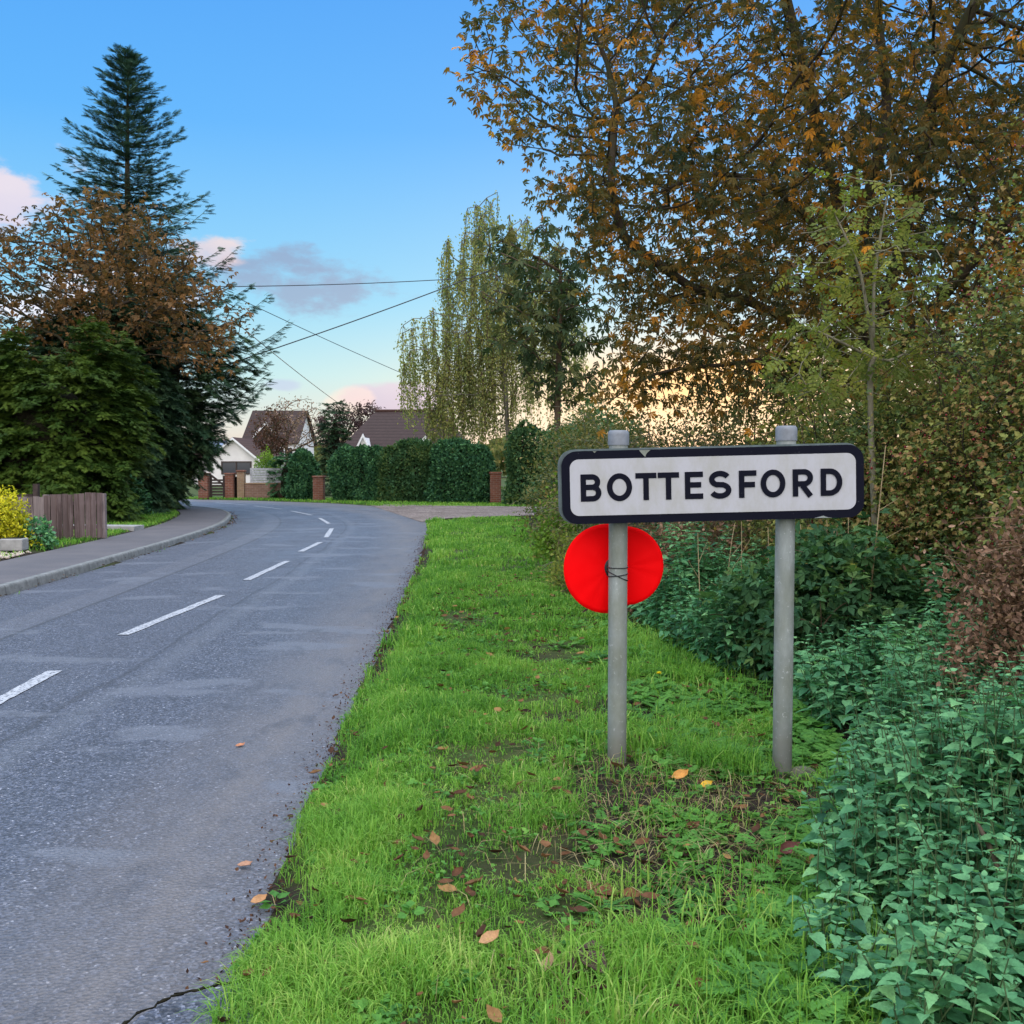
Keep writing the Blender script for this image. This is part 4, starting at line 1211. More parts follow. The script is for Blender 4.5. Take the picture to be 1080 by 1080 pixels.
# ------------------------------------------------------------------ houses, walls, piers, gates, fences
def gable_house(name, label, x0, x1, y0, y1, eave, ridge, wall, roofm, axis='x', over=.25, thick=.14):
    t = thing(name, label, 'house', ((x0 + x1) / 2, (y0 + y1) / 2, .03))
    z0 = .03
    b = BM()
    if axis == 'y':                       # ridge runs away from the viewer, gable faces the road
        xm = (x0 + x1) / 2
        b.prism([(x0, y0, z0), (x1, y0, z0), (x1, y0, eave), (xm, y0, ridge), (x0, eave and y0, eave)], (0, y1 - y0, 0))
        b.build('wall', wall, t)
        r = BM(); s = (ridge - eave) / (xm - x0)
        for sg in (-1, 1):
            xe = xm + sg * ((x1 - x0) / 2 + over); ze = ridge - s * abs(xe - xm)
            r.prism([(xm, y0 - over, ridge + .01), (xe, y0 - over, ze + .01), (xe, y0 - over, ze + thick), (xm, y0 - over, ridge + thick)], (0, y1 - y0 + 2 * over, 0))
        ro = r.build('roof', roofm, t)
        fb = BM()
        for sg in (-1, 1):
            xe = xm + sg * ((x1 - x0) / 2 + over); ze = ridge - s * abs(xe - xm)
            fb.prism([(xm, y0 - over - .03, ridge - .06), (xe, y0 - over - .03, ze - .06), (xe, y0 - over - .03, ze + thick - .02), (xm, y0 - over - .03, ridge + thick - .02)], (0, .027, 0))
        fb.build('bargeboard', 'white_paint', ro)
    else:
        ym = (y0 + y1) / 2
        b.prism([(x0, y0, z0), (x0, y1, z0), (x0, y1, eave), (x0, ym, ridge), (x0, y0, eave)], (x1 - x0, 0, 0))
        b.build('wall', wall, t)
        r = BM(); s = (ridge - eave) / (ym - y0)
        for sg in (-1, 1):
            ye = ym + sg * ((y1 - y0) / 2 + over); ze = ridge - s * abs(ye - ym)
            r.prism([(x0 - over, ym, ridge + .01), (x0 - over, ye, ze + .01), (x0 - over, ye, ze + thick), (x0 - over, ym, ridge + thick)], (x1 - x0 + 2 * over, 0, 0))
        ro = r.build('roof', roofm, t)
    return t, ro


def window(t, x, y, z, w, h, frame='white_paint'):
    f = BM()
    for dx in (-w / 2, w / 2, 0): f.box((x + dx, y - .03, z), (.09, .08, h + .09))
    for dz in (-h / 2, h / 2): f.box((x, y - .033, z + dz), (w + .09, .08, .09))
    fr = f.build('window', frame, t)
    BM().box((x, y - .012, z), (w - .05, .02, h - .05)).build('pane', 'glass', fr)


Y1 = 76
pk = at(246, 463, Y1); el_ = at(222, 482, Y1); er_ = at(271, 484, Y1)
t, ro = gable_house('bungalow', 'white rendered gabled house behind the wooden gate', el_[0], er_[0], Y1, Y1 + 9, el_[2] - .1, pk[2], 'render', 'roof_red', 'y', .3)
window(t, (el_[0] + er_[0]) / 2 + .2, Y1, at(246, 492, Y1)[2] - .1, 2.2, .9, 'dark_wood')
# side wing with solar panels
xw0 = at(196, 480, Y1)[0]
w_ = BM().box(((xw0 + el_[0]) / 2 - .1, Y1 + 3.4, 1.0), (el_[0] - xw0 - .2, 4, 2.0)).build('side_wing', 'render', t)
BM().prism([(xw0 - .3, Y1 + 1.2, 2.0), (el_[0] - .05, Y1 + 1.2, 2.0), (el_[0] + .9, Y1 + 3.6, 3.4), (xw0 - .3, Y1 + 3.6, 3.4)], (0, .1, .14)).build('side_roof', 'roof_red', t)
so = BM().prism([(xw0 + .4, Y1 + 2.0, 2.66), (xw0 + 2.6, Y1 + 2.0, 2.66), (xw0 + 2.9, Y1 + 3.2, 3.36), (xw0 + .7, Y1 + 3.2, 3.36)], (0, -.02, .06)).build('solar_panel', 'solar', t)
Y2 = 88
a_, b_ = at(258, 466, Y2), at(312, 466, Y2)
t, ro = gable_house('house', 'second house with dark brown roof and white walls behind the red brown tree', a_[0], b_[0], Y2, Y2 + 8, at(280, 466, Y2)[2], at(280, 432, Y2)[2], 'render', 'roof_brown', 'x', .3)
g0 = at(267, 462, Y2 - .8); g1 = at(293, 462, Y2 - .8); gp = at(281, 447, Y2 - .8)
BM().prism([(g0[0], Y2 - .8, g0[2] - 2), (g1[0], Y2 - .8, g1[2] - 2), (g1[0], Y2 - .8, g1[2]), (gp[0], Y2 - .8, gp[2]), (g0[0], Y2 - .8, g0[2])], (0, 2.6, 0)).build('gable', 'roof_brown', t)
gb = BM()
for s_, e_ in ((gp, g0), (gp, g1)):
    gb.prism([(s_[0], Y2 - .9, s_[2]), (e_[0], Y2 - .9, e_[2]), (e_[0], Y2 - .9, e_[2] + .22), (s_[0], Y2 - .9, s_[2] + .22)], (0, .08, 0))
gb.build('bargeboard', 'white_paint', t)
window(t, at(300, 478, Y2)[0], Y2, at(300, 478, Y2)[2], 1.5, 1.0)
# brown hipped roof on the right
Y3 = 60
r0, r1 = at(396, 434, Y3 + 4), at(452, 431, Y3 + 4); e0, e1 = at(360, 471, Y3), at(438, 471, Y3)
t = thing('hipped_house', 'long house with dark brown hipped roof above the hedges', 'house', ((e0[0] + e1[0]) / 2, Y3 + 4, .03))
zE = e0[2]
BM().box(((e0[0] + e1[0]) / 2, Y3 + 4, zE / 2), (e1[0] - e0[0] - .6, 7.4, zE)).build('wall', 'brick', t)
b = bmesh.new()
V = [b.verts.new(p) for p in ((e0[0], Y3, zE), (e1[0] + 3.2, Y3, zE), (e1[0] + 3.2, Y3 + 8, zE), (e0[0], Y3 + 8, zE), (r0[0], Y3 + 4, r0[2]), (r1[0] + .8, Y3 + 4, r0[2] + .05))]
for f in ((0, 1, 5, 4), (1, 2, 5), (2, 3, 4, 5), (3, 0, 4), (3, 2, 1, 0)): b.faces.new([V[i] for i in f])
bb_ = BM(); bb_.b.free(); bb_.b = b
ro = bb_.build('roof', 'roof_brown', t)
rc = BM().box(((r0[0] + r1[0]) / 2 + .4, Y3 + 4, r0[2] + .05), (r1[0] - r0[0] + .8, .22, .16), 0, .04).build('ridge_tiles', 'roof_red', ro)
dg, dp = at(383, 474, Y3 - 2.2), at(383, 462, Y3 - 2.2)
for (uc, hw_, vt, mt_) in ((383, 6, 461, 'render'), (449, 10, 463, 'brick_pale')):
    c0 = at(uc, 475, Y3 - 1.6); tp = at(uc, vt, Y3 - 1.6); ww = hw_ / 1060 * (Y3 - 1.6)
    BM().prism([(c0[0] - ww, Y3 - 1.6, .5), (c0[0] + ww, Y3 - 1.6, .5), (c0[0] + ww, Y3 - 1.6, c0[2]), (tp[0], Y3 - 1.6, tp[2]), (c0[0] - ww, Y3 - 1.6, c0[2])], (0, 3.5, 0)).build('dormer_gable', mt_, t)
    bg_ = BM()
    for sg in (-1, 1):
        bg_.prism([(tp[0], Y3 - 1.75, tp[2]), (c0[0] + sg * ww * 1.15, Y3 - 1.75, c0[2]), (c0[0] + sg * ww * 1.15, Y3 - 1.75, c0[2] + .2), (tp[0], Y3 - 1.75, tp[2] + .2)], (0, .12, 0))
    bg_.build('bargeboard', 'white_paint', t)

YW = 45.0


def pier(label, u0, u1, v0, mat, Y=YW, cap='brick'):
    a, b2 = at(u0, 520, Y), at(u1, 520, Y); top = at(u0, v0, Y)[2]; w = b2[0] - a[0]; xc = (a[0] + b2[0]) / 2
    t = thing('brick_pier', label, 'pier', (xc, Y, .03), 'brick gate piers along the lane')
    BM().box((xc, Y, .03 + (top - .1) / 2), (w, w, top - .1), 0, .008).build('shaft', mat, t)
    BM().box((xc, Y, top - .03), (w + .07, w + .07, .075), 0, .02).build('capstone', cap, t)
    return xc, w


pier('red brick pier at the left end of the wooden gate', 210.5, 220.5, 499, 'brick')
pier('red brick pier between the wide gate and the narrow gate', 238.5, 247.5, 499, 'brick')
pier('buff and red brick pier where the low wall begins', 251, 258.5, 496, 'brick_buff')
pier('lone red brick pier between two clipped hedges', 331, 342, 502, 'brick', 42.3)
pier('narrow brick pier with capstone at the end of the dark hedge', 517, 528.5, 498, 'brick', 39.4)
# low wall with slatted screen standing on it
a, b2 = at(258.6, 520, YW), at(315, 520, YW)
tw_ = thing('brick_wall', 'low weathered brick wall below the pale slatted panel', 'wall', ((a[0] + b2[0]) / 2, YW, .03))
ztop = at(280, 510, YW)[2]
BM().box(((a[0] + b2[0]) / 2, YW, .03 + (ztop - .06) / 2), (b2[0] - a[0], .22, ztop - .06)).build('brickwork', 'brick_pale', tw_)
BM().box(((a[0] + b2[0]) / 2, YW, ztop), (b2[0] - a[0] + .02, .27, .06), 0, .015).build('coping', 'brick_buff', tw_)
a, b2 = at(264, 505, YW), at(301, 505, YW); z0_, z1_ = ztop + .03, at(280, 493.5, YW)[2]
tf = thing('slatted_panel', 'pale grey slatted fence panel standing on the brick wall', 'fence panel', ((a[0] + b2[0]) / 2, YW, z0_))
sl = BM(); ns = 6
for i in range(ns):
    sl.box(((a[0] + b2[0]) / 2, YW - .02, z0_ + (z1_ - z0_) * (i + .5) / ns), (b2[0] - a[0], .02, (z1_ - z0_) / ns * .86))
sl.build('slats', 'slat', tf)
for x in (a[0] + .03, b2[0] - .03): BM().box((x, YW + .033, (z0_ + z1_) / 2), (.07, .07, z1_ - z0_)).build('post', 'slat', tf)


def gate(label, u0, u1, v0, slats, brace=True):
    a, b2 = at(u0, 520, YW), at(u1, 520, YW); top = at(u0, v0, YW)[2]; L = b2[0] - a[0]; xc = (a[0] + b2[0]) / 2
    t = thing('wooden_gate', label, 'gate', (xc, YW, .05))
    s = BM()
    for i in range(slats): s.box((xc, YW, .14 + (top - .22) * (i + .5) / slats), (L - .1, .03, (top - .22) / slats * (.62 if brace else .5)))
    s.build('slatting', 'dark_wood', t)
    for x in (a[0] + .07, b2[0] - .07): BM().box((x, YW, .06 + top / 2), (.09, .06, top)).build('stile', 'dark_wood', t)
    if brace:
        ang = math.atan2(-.55 * top, L)
        BM().box((xc, YW - .03, top * .86), (math.hypot(L, .5 * top) * .93, .03, .09), 0, 0, Matrix.Rotation(-ang, 4, 'Y')).build('brace', 'dark_wood', t)


gate('wide dark five bar wooden gate with a sloping brace', 221, 238, 503, 6)
gate('narrow dark slatted gate between two piers', 247.8, 250.8, 504, 5, False)

# close-boarded fence
tf = thing('wooden_fence', 'weathered close boarded wooden fence on the grass by the pavement', 'fence', (-8.6, 18.9, .15))


def boards(name, A, B, h0, h1, mat):
    A, B = np.array(A), np.array(B); L = np.linalg.norm(B - A); d = (B - A) / L; n = int(L / .098)
    b = BM(); rn = []
    for i in range(n):
        c = A + d * (L * (i + .5) / n); h = lerp(h0, h1, i / n) + rng.normal() * .008
        b.box((c[0] + rng.normal() * .003, c[1] + .012 * (i % 2), .14 + h / 2), (.101, .016, h), math.atan2(d[1], d[0]) + .05)
        rn += [rng.random()] * 8
    b.build(name, mat, tf, rnd=np.array(rn))


fA, fB, fC = (-10.0, 18.6), (-8.70, 18.67), (-7.93, 19.40)
boards('board_panel', fA, fB, .80, .82, 'fence_grey'); boards('board_panel', fB, fC, .845, .875, 'fence_brown')
for x, y in (fA, fB, fC): BM().box((x, y + .09, .56), (.09, .09, .86)).build('post', 'fence_grey', tf, rnd=.4)
rl = BM()
for p, q_ in ((fA, fB), (fB, fC)):
    for z in (.35, .82):
        c = ((p[0] + q_[0]) / 2, (p[1] + q_[1]) / 2 + .05, z); rl.box(c, (math.dist(p, q_), .04, .07), math.atan2(q_[1] - p[1], q_[0] - p[0]))
rl.build('crossrails', 'fence_grey', tf, rnd=.3)
to = thing('old_fence', 'low dark old timber fence in shade behind the boarded fence', 'fence', (-10.6, 22.6, .15))
b = BM()
for i in range(17): b.box((-12.3 + i * .098, 22.6, .52), (.088, .02, .72 + .02 * math.sin(i)))
b.build('pales', 'dark_wood', to)
for x in (-12.3, -10.66): BM().box((x, 22.52, .62), (.11, .11, 1.0)).build('post', 'dark_wood', to)
# stone trough and its pale stones
ts = thing('stone_trough', 'pale stone trough below the yellow shrub', 'planter', (-8.25, 16.4, .15))
tr = BM().box((-8.12, 16.35, .25), (.36, .28, .20), .08, .02)
tr.build('basin', 'stone', ts)
BM().box((-8.12, 16.35, .345), (.28, .20, .03), .08).build('earth', 'soil_core', ts)
n = 420
sx = rng.normal(-8.2, .42, n); sy = rng.normal(15.6, .30, n)
ok = sdist(sx, sy, LS, -1) > 1.5; sx, sy = sx[ok], sy[ok]; n = len(sx)
ico = bmesh.new(); bmesh.ops.create_icosphere(ico, subdivisions=1, radius=1)
IV = np.array([v.co[:] for v in ico.verts]); IT = np.array([[v.index for v in f.verts] for f in ico.faces]); ico.free()
ctr = np.stack([sx, sy, hz(sx, sy) + .012], 1); sc_ = rng.uniform(.015, .045, (n, 1, 1)) * np.array([1, 1, .6])
o = npmesh('pebbles', (IV[None] * sc_ * (1 + .25 * rng.normal(size=(n, len(IV), 1)) * .5) + ctr[:, None]).reshape(-1, 3), (IT[None] + (np.arange(n) * len(IV))[:, None, None]).reshape(-1, 3),
           plain('cream_pebble', (.50, .42, .34), .8, .2, .35, 20))
meta(o, 'patch of cream pebbles between the trough and the pavement', 'pebbles', kind='stuff')

# overhead wires


def wire(label, a, b, r, sag):
    t = np.linspace(0, 1, 24)[:, None]
    p = a * (1 - t) + b * t - np.array([0, 0, sag]) * 4 * t * (1 - t)
    o = tubemesh('overhead_wire', [(p, np.full(24, r))], 'wire', None, 5, p[0]); meta(o, label, 'wire', 'overhead wires across the sky')


wire('upper nearly level overhead wire running through the dark cloud', at(120, 302, 36), at(640, 281, 44), .017, .28)
wire('thick overhead cable climbing steeply to the birch', at(210, 394, 36), at(560, 268, 40), .021, .12)
wire('thin overhead wire sloping down right, higher of the two', at(200, 290, 36), at(500, 425, 62), .015, .15)
wire('thin overhead wire sloping down right, lower of the two', at(255, 345, 36), at(385, 444, 66), .016, .15)

# ------------------------------------------------------------------ the sign
m, nt = newmat('galvanised_steel')
pp = n_pos(nt)
v1 = n_noise(nt, n_scale(nt, pp, (1, 1, .35)), 9, 6, .7); v2 = n_noise(nt, pp, 60, 4, .6)
c = _ramp(nt, v1, [(.3, (.16, .18, .165)), (.55, (.27, .295, .29)), (.75, (.40, .43, .43))])
c = _mix(nt, _ramp(nt, v2, [(.62, 0.0), (.70, .7)]), c, (.50, .52, .53))
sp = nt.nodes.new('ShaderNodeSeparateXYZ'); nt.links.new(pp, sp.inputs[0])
alg = _mnode(nt, 'MULTIPLY', _ramp(nt, n_noise(nt, pp, 5, 5), [(.35, 0.0), (.65, 1.0)]), .45)
c = _mix(nt, alg, c, (.16, .165, .10))
foot_tone = _mnode(nt, 'MULTIPLY', _ramp(nt, sp.outputs[2], [(.10, 1.0), (.34, 0.0)]), _ramp(nt, v1, [(.35, .2), (.6, .9)]))
c = _mix(nt, foot_tone, c, (.10, .075, .052))
finish(nt, c, .62, .4, n_bump(nt, v2, .15, .003), .15); MT['galv'] = m
m, nt = newmat('sign_white_sheet')
pp = n_pos(nt); sp = nt.nodes.new('ShaderNodeSeparateXYZ'); nt.links.new(pp, sp.inputs[0])
dirt = _mnode(nt, 'MULTIPLY', _ramp(nt, n_noise(nt, n_scale(nt, pp, (1, 1, .45)), 7, 6, .7), [(.44, 0.0), (.75, .75)]), 1.0)
spk = _ramp(nt, n_noise(nt, pp, 160, 2), [(.70, 0.0), (.76, .35)])
c = _mix(nt, dirt, (.43, .425, .46), (.31, .30, .24)); c = _mix(nt, spk, c, (.35, .33, .27))
finish(nt, c, .5, .35); MT['sign_white'] = m
m, nt = newmat('sign_black_film')
pp = n_pos(nt)
c = _mix(nt, _ramp(nt, n_noise(nt, pp, 70, 4), [(.70, 0.0), (.76, .5)]), (.008, .0085, .016), (.16, .16, .19))
finish(nt, c, .6, .03); MT['sign_black'] = m
MT['back_plate'] = plain('grey_green_metal', (.10, .13, .135), .6, .3, .35, 14)

PY = 4.80
lp = at(651.5, 640, PY); rp = at(827, 640, PY - .03)
gl = float(hz(np.array([lp[0]]), np.array([PY]))[0]); grd = float(hz(np.array([rp[0]]), np.array([PY]))[0])
sg = thing('village_sign', 'white village name sign with black border reading BOTTESFORD on two grey posts', 'sign', (lp[0], PY, gl))
for (x, y, u, vt) in ((lp[0], PY, 652, 453.5), (rp[0], PY - .03, 829, 449)):
    top = at(u, vt, PY)[2]
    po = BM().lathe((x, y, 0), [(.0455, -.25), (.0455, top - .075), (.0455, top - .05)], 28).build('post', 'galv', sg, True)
    BM().lathe((x, y, top - .052), [(.0505, -.02), (.0510, .028), (.049, .042), (.042, .050), (.0, .053)][:-1], 28).build('post_cap', 'cap', po, True)
# panel plane: local x along the panel, z up, tilted 1.4 degrees
px = 4.655 / 1060.0 * .9985
PC = at(752, 511, 4.68); TL = R(1.40)
ex = np.array([math.cos(TL), 0, math.sin(TL)]); ez = np.array([-math.sin(TL), 0, math.cos(TL)])


def L2W(x, z, y=0.0): return PC + ex * x + ez * z + np.array([0, y, 0])


def rrect(w, h, r, n=8, x0=0.0, z0=0.0):
    o = []
    for cx, cz, a0 in ((w / 2 - r, h / 2 - r, 0), (-w / 2 + r, h / 2 - r, 90), (-w / 2 + r, -h / 2 + r, 180), (w / 2 - r, -h / 2 + r, 270)):
        for k in range(n + 1):
            a = R(a0 + 90 * k / n); o.append((x0 + cx + r * math.cos(a), z0 + cz + r * math.sin(a)))
    return o


PW, PH = 321 * px, 77.5 * px
TH = .004


def sheet(name, poly, y0, y1, mat, parent):
    return BM().prism([L2W(x, z, y0) for x, z in poly], (0, y1 - y0, 0)).build(name, mat, parent)


# flanged backing tray, seen past the left and top edge of the face
bt = sheet('backing_tray', rrect(PW + .010, PH + .008, .076, 8, -.010, .005), .014, .062, 'back_plate', sg)
rim = BM()
fp = sheet('face_plate', rrect(PW, PH, .072), .002, .011, 'sign_black', sg)
wp = sheet('white_panel', rrect(PW - 17.5 * px, PH - 17.5 * px, .042), -.0005, .0017, 'sign_white', sg)
# torn film on the border: small bare-metal nicks with an irregular outline
for cx, w, d in ((-.115 * PW / .5 * .98, .030, .034), (-.17 * PW / .5 * 1.0 - .07, .012, .010), (.36 * PW, .05, .012)):
    top = cx < .2
    zb = PH / 2 if top else -PH / 2
    s_ = 1 if top else -1
    poly = [(cx - w * .8, zb - s_ * .002), (cx - w * .55, zb - s_ * d * .35), (cx - w * .1, zb - s_ * d * .8), (cx + w * .15, zb - s_ * d), (cx + w * .3, zb - s_ * d * .62), (cx + w * .62, zb - s_ * d * .3), (cx + w, zb - s_ * .002)]
    sheet('bare_nick', poly, .0006, .0021, 'galv', fp)

# lettering: strokes in units of the photographed text (x right, cap height 87)
ST = 17.5


def arc(cx, cz, rx, rz, a0, a1, n=22): return [(cx + rx * math.cos(R(a)), cz + rz * math.sin(R(a))) for a in np.linspace(a0, a1, n)]


H = 87.0; hs = ST / 2
LET = []


def letter(x0, x1, strokes): LET.append((x0, x1, strokes))


def bowl(x0, x1, z0, z1, xl):
    """bowl from the stem: straight, half ellipse, straight back"""
    r = (z1 - z0) / 2
    return [(xl, z1)] + arc(x1 - r * 1.05, (z0 + z1) / 2, r * 1.05, r, 90, -90) + [(xl, z0)]


def add_letter(ch, x0, x1):
    w = x1 - x0; s = []
    L_, R_ = x0 + hs, x1 - hs
    if ch in 'BERFD': s.append([(L_, 0), (L_, H)])
    if ch == 'O': s.append(arc((x0 + x1) / 2, H / 2, w / 2 - hs, H / 2 - hs + 1, 0, 360, 44))
    if ch == 'T': s += [[(x0, H - hs), (x1, H - hs)], [((x0 + x1) / 2, 0), ((x0 + x1) / 2, H - ST)]]
    if ch == 'E': s += [[(x0 + ST, H - hs), (x1, H - hs)], [(x0 + ST, H * .52), (x1 - 6, H * .52)], [(x0 + ST, hs), (x1, hs)]]
    if ch == 'F': s += [[(x0 + ST, H - hs), (x1, H - hs)], [(x0 + ST, H * .48), (x1 - 5, H * .48)]]
    if ch == 'B': s += [bowl(0, R_ - 3, H * .52, H - hs, x0 + ST - 1), bowl(0, R_, hs, H * .52, x0 + ST - 1)]
    if ch == 'D': s.append([(x0 + ST - 1, H - hs)] + arc(x0 + w * .42, H / 2, w * .58 - hs, H / 2 - hs, 90, -90) + [(x0 + ST - 1, hs)])
    if ch == 'R': s += [bowl(0, R_ - 2, H * .46, H - hs, x0 + ST - 1), [(x0 + w * .46, H * .40), (x1 - hs * 1.1, 0)]]
    if ch == 'S':
        c = (x0 + x1) / 2; ra = w / 2 - hs; rb_ = (H / 2 - hs) / 2 + 1.0
        top_ = arc(c, H - hs - rb_ + 1, ra - 1, rb_, 25, 245, 20); bot_ = arc(c, hs + rb_ - 1, ra, rb_, 68, -155, 20)
        s.append(top_ + bot_)
    return s


def stroke_poly(pts, hw):
    P = np.array(pts, float)
    closed = np.linalg.norm(P[0] - P[-1]) < .01 and len(P) > 10
    t = np.gradient(P, axis=0)
    if closed: t[0] = t[-1] = P[1] - P[-2]
    t = t / np.maximum(np.linalg.norm(t, axis=1, keepdims=True), 1e-6)
    n = np.stack([-t[:, 1], t[:, 0]], 1)
    return P + n * hw, P - n * hw


tb_ = bmesh.new(); kst = 0
us = px / 3.0
ox, oz = 570 + 0 / 3, 0
baseL = -(PH / 2) + (366 - 294.5) / 3 * px + .0
for ch, x0, x1 in (('B', 124, 190), ('O', 208, 288), ('T', 299, 366), ('T', 370, 438), ('E', 456, 514), ('S', 532, 604), ('F', 628, 684), ('O', 697, 776), ('R', 799, 866), ('D', 888, 957)):
    for st in add_letter(ch, x0, x1):
        A_, B_ = stroke_poly(st, hs); kst += 1; yl_ = -.0022 - .00012 * kst
        f_ = lambda p, y: Vector(L2W(((570 + p[0] / 3) - 752) * px, baseL + p[1] * us, y))
        LA = [tb_.verts.new(f_(p, yl_)) for p in A_]; LB = [tb_.verts.new(f_(p, yl_)) for p in B_]
        for i in range(len(LA) - 1):
            tb_.faces.new((LA[i], LA[i + 1], LB[i + 1], LB[i]))
bt_ = BM(); bt_.b.free(); bt_.b = tb_
for f in tb_.faces: f.normal_update()
lt = bt_.build('lettering', 'sign_black', wp)
for z in (.42, -.42):                      # clamps on the posts behind the panel
    for x in (lp[0], rp[0]):
        BM().box((x, PY - .06 if x == lp[0] else PY - .075, PC[2] + z * PH * .6 + (x - PC[0]) * math.tan(TL)), (.13, .035, .03), 0, .004).build('clamp', 'galv', sg)

# poppy tied to the left post
YP = 4.865
m, nt = newmat('poppy_red_plastic')
c = _mix(nt, _ramp(nt, n_noise(nt, n_pos(nt), 8, 3), [(.3, 0.0), (.7, 1.0)]), (.93, .001, .003), (.97, .003, .005))
finish(nt, c, .6, .04, n_bump(nt, n_noise(nt, n_pos(nt), 30, 2), .05, .003)); MT['poppy'] = m
pc = at(570 + 235 / 3, 430 + 508 / 3, YP)
tp_ = thing('poppy', 'large flat red poppy tied behind the left sign post', 'poppy', (pc[0], YP, pc[2]))
zs = YP / 1060 / 3


def disc(name, cu, cv, r, y, mat, parent, sq=1.0, th=.004, dish=.022, crease=.0018, lim=None):
    c = at(570 + cu / 3, 430 + cv / 3, YP)
    na, nr = 72, 10
    V = [[c[0], y, c[2]]]
    for j in range(1, nr + 1):
        f = j / nr
        for k in range(na):
            a = 2 * PI * k / na; ca, sa = math.cos(a), math.sin(a)
            e = (abs(ca) ** 2.06 + abs(sa) ** 2.06) ** (-1 / 2.06); rr = r * zs * f * e
            V.append([c[0] + rr * ca * sq, y + dish * f * f + crease * f * math.sin(9 * a + 2 * math.sin(3 * a)), c[2] + rr * sa])
    V = [[min(p[0], lim[1]), p[1], p[2]] if lim else p for p in V]; V = [[max(p[0], lim[0]), p[1], p[2]] if lim else p for p in V]
    nv = len(V); V = V + [[p[0], p[1] + th, p[2]] for p in V]
    T, Q = [], []
    for k in range(na):
        k2 = (k + 1) % na
        T.append([0, 1 + k, 1 + k2]); T.append([nv, nv + 1 + k2, nv + 1 + k])
        for j in range(nr - 1):
            a0, a1, b0, b1 = 1 + j * na + k, 1 + j * na + k2, 1 + (j + 1) * na + k, 1 + (j + 1) * na + k2
            Q.append([a0, b0, b1, a1]); Q.append([nv + a0, nv + a1, nv + b1, nv + b0])
        o0, o1 = 1 + (nr - 1) * na + k, 1 + (nr - 1) * na + k2
        Q.append([o0, nv + o0, nv + o1, o1])
    return npmesh(name, np.array(V), np.array(T), mat, parent, None, True, np.array(Q))


disc('petal', 214, 510, 143, YP - .008, 'poppy', tp_, .985, .004, .016, .0018, (-9, lp[0] + .020))
disc('petal', 270, 503, 127, YP + .026, 'poppy', tp_, .97, .004, .012, .0018, (lp[0] - .012, 9))
disc('centre', 236, 506, 34, YP - .0150, 'black', tp_, 1, .006, .004, 0)
ties = []
for zo, sl_ in ((.000, .0), (-.036, .006), (-.041, -.022)):
    zc = at(653, 597, YP)[2] + zo
    ring = np.array([[lp[0] + .0475 * math.cos(a), PY + .0475 * math.sin(a), zc + sl_ * math.cos(a)] for a in np.linspace(PI, 2 * PI, 16)])
    ring = np.concatenate([[[lp[0] - .049, YP - .007, zc - sl_]], ring, [[lp[0] + .049, YP - .007, zc + sl_]]])
    o = tubemesh('cable_tie', [(ring, np.full(len(ring), .0026))], 'black', tp_, 6)

# ------------------------------------------------------------------ ground cover
# grass
def sample_verge(n, y0, y1, pw=1.0):
    y = y0 + (y1 - y0) * rng.random(n) ** pw
    r = np.interp(y, RS[:, 1], RS[:, 0]); x1 = NETX(y) + .25
    x = r - .03 + (x1 - r) * rng.random(n)
    return x, y


def blades(x, y, h, w, lean, name, mat='grass', label=None):
    n = len(x)
    z = hz(x, y)
    a = rng.uniform(0, 2 * PI, n)
    d = np.stack([np.cos(a), np.sin(a), 0 * a], 1); s = np.stack([-np.sin(a), np.cos(a), 0 * a], 1)
    base = np.stack([x, y, z - .005], 1); up = np.array([0, 0, 1.0])
    h = h[:, None]; ln = lean[:, None]; w = w[:, None]
    p1 = base + up * h * .5 + d * h * ln * .22; p2 = base + up * h * .86 * (1 - .25 * ln) + d * h * ln * .62; p3 = base + up * h * (1 - .45 * ln) + d * h * ln * 1.05
    V = np.stack([base - s * w * .5, base + s * w * .5, p1 - s * w * .5, p1 + s * w * .5, p2 - s * w * .32, p2 + s * w * .32, p3], 1)
    T = np.array([[0, 1, 3], [0, 3, 2], [2, 3, 5], [2, 5, 4], [4, 5, 6]])
    T = (T[None] + (np.arange(n) * 7)[:, None, None]).reshape(-1, 3)
    pat = np.clip(.5 + .28 * lump(np.stack([x, y, 0 * x], 1), 1.1) + .25 * rng.normal(size=n), 0, 1)
    dry = rng.random(n) < .05
    pat = np.where(dry, 1.0, pat * .9)
    return V.reshape(-1, 3), T, np.repeat(pat, 7)


GV, GT, GR = [], [], []


def add_blades(*a):
    V, T, r = blades(*a, 'x'); GT.append(T + sum(len(v) for v in GV)); GV.append(V); GR.append(r)


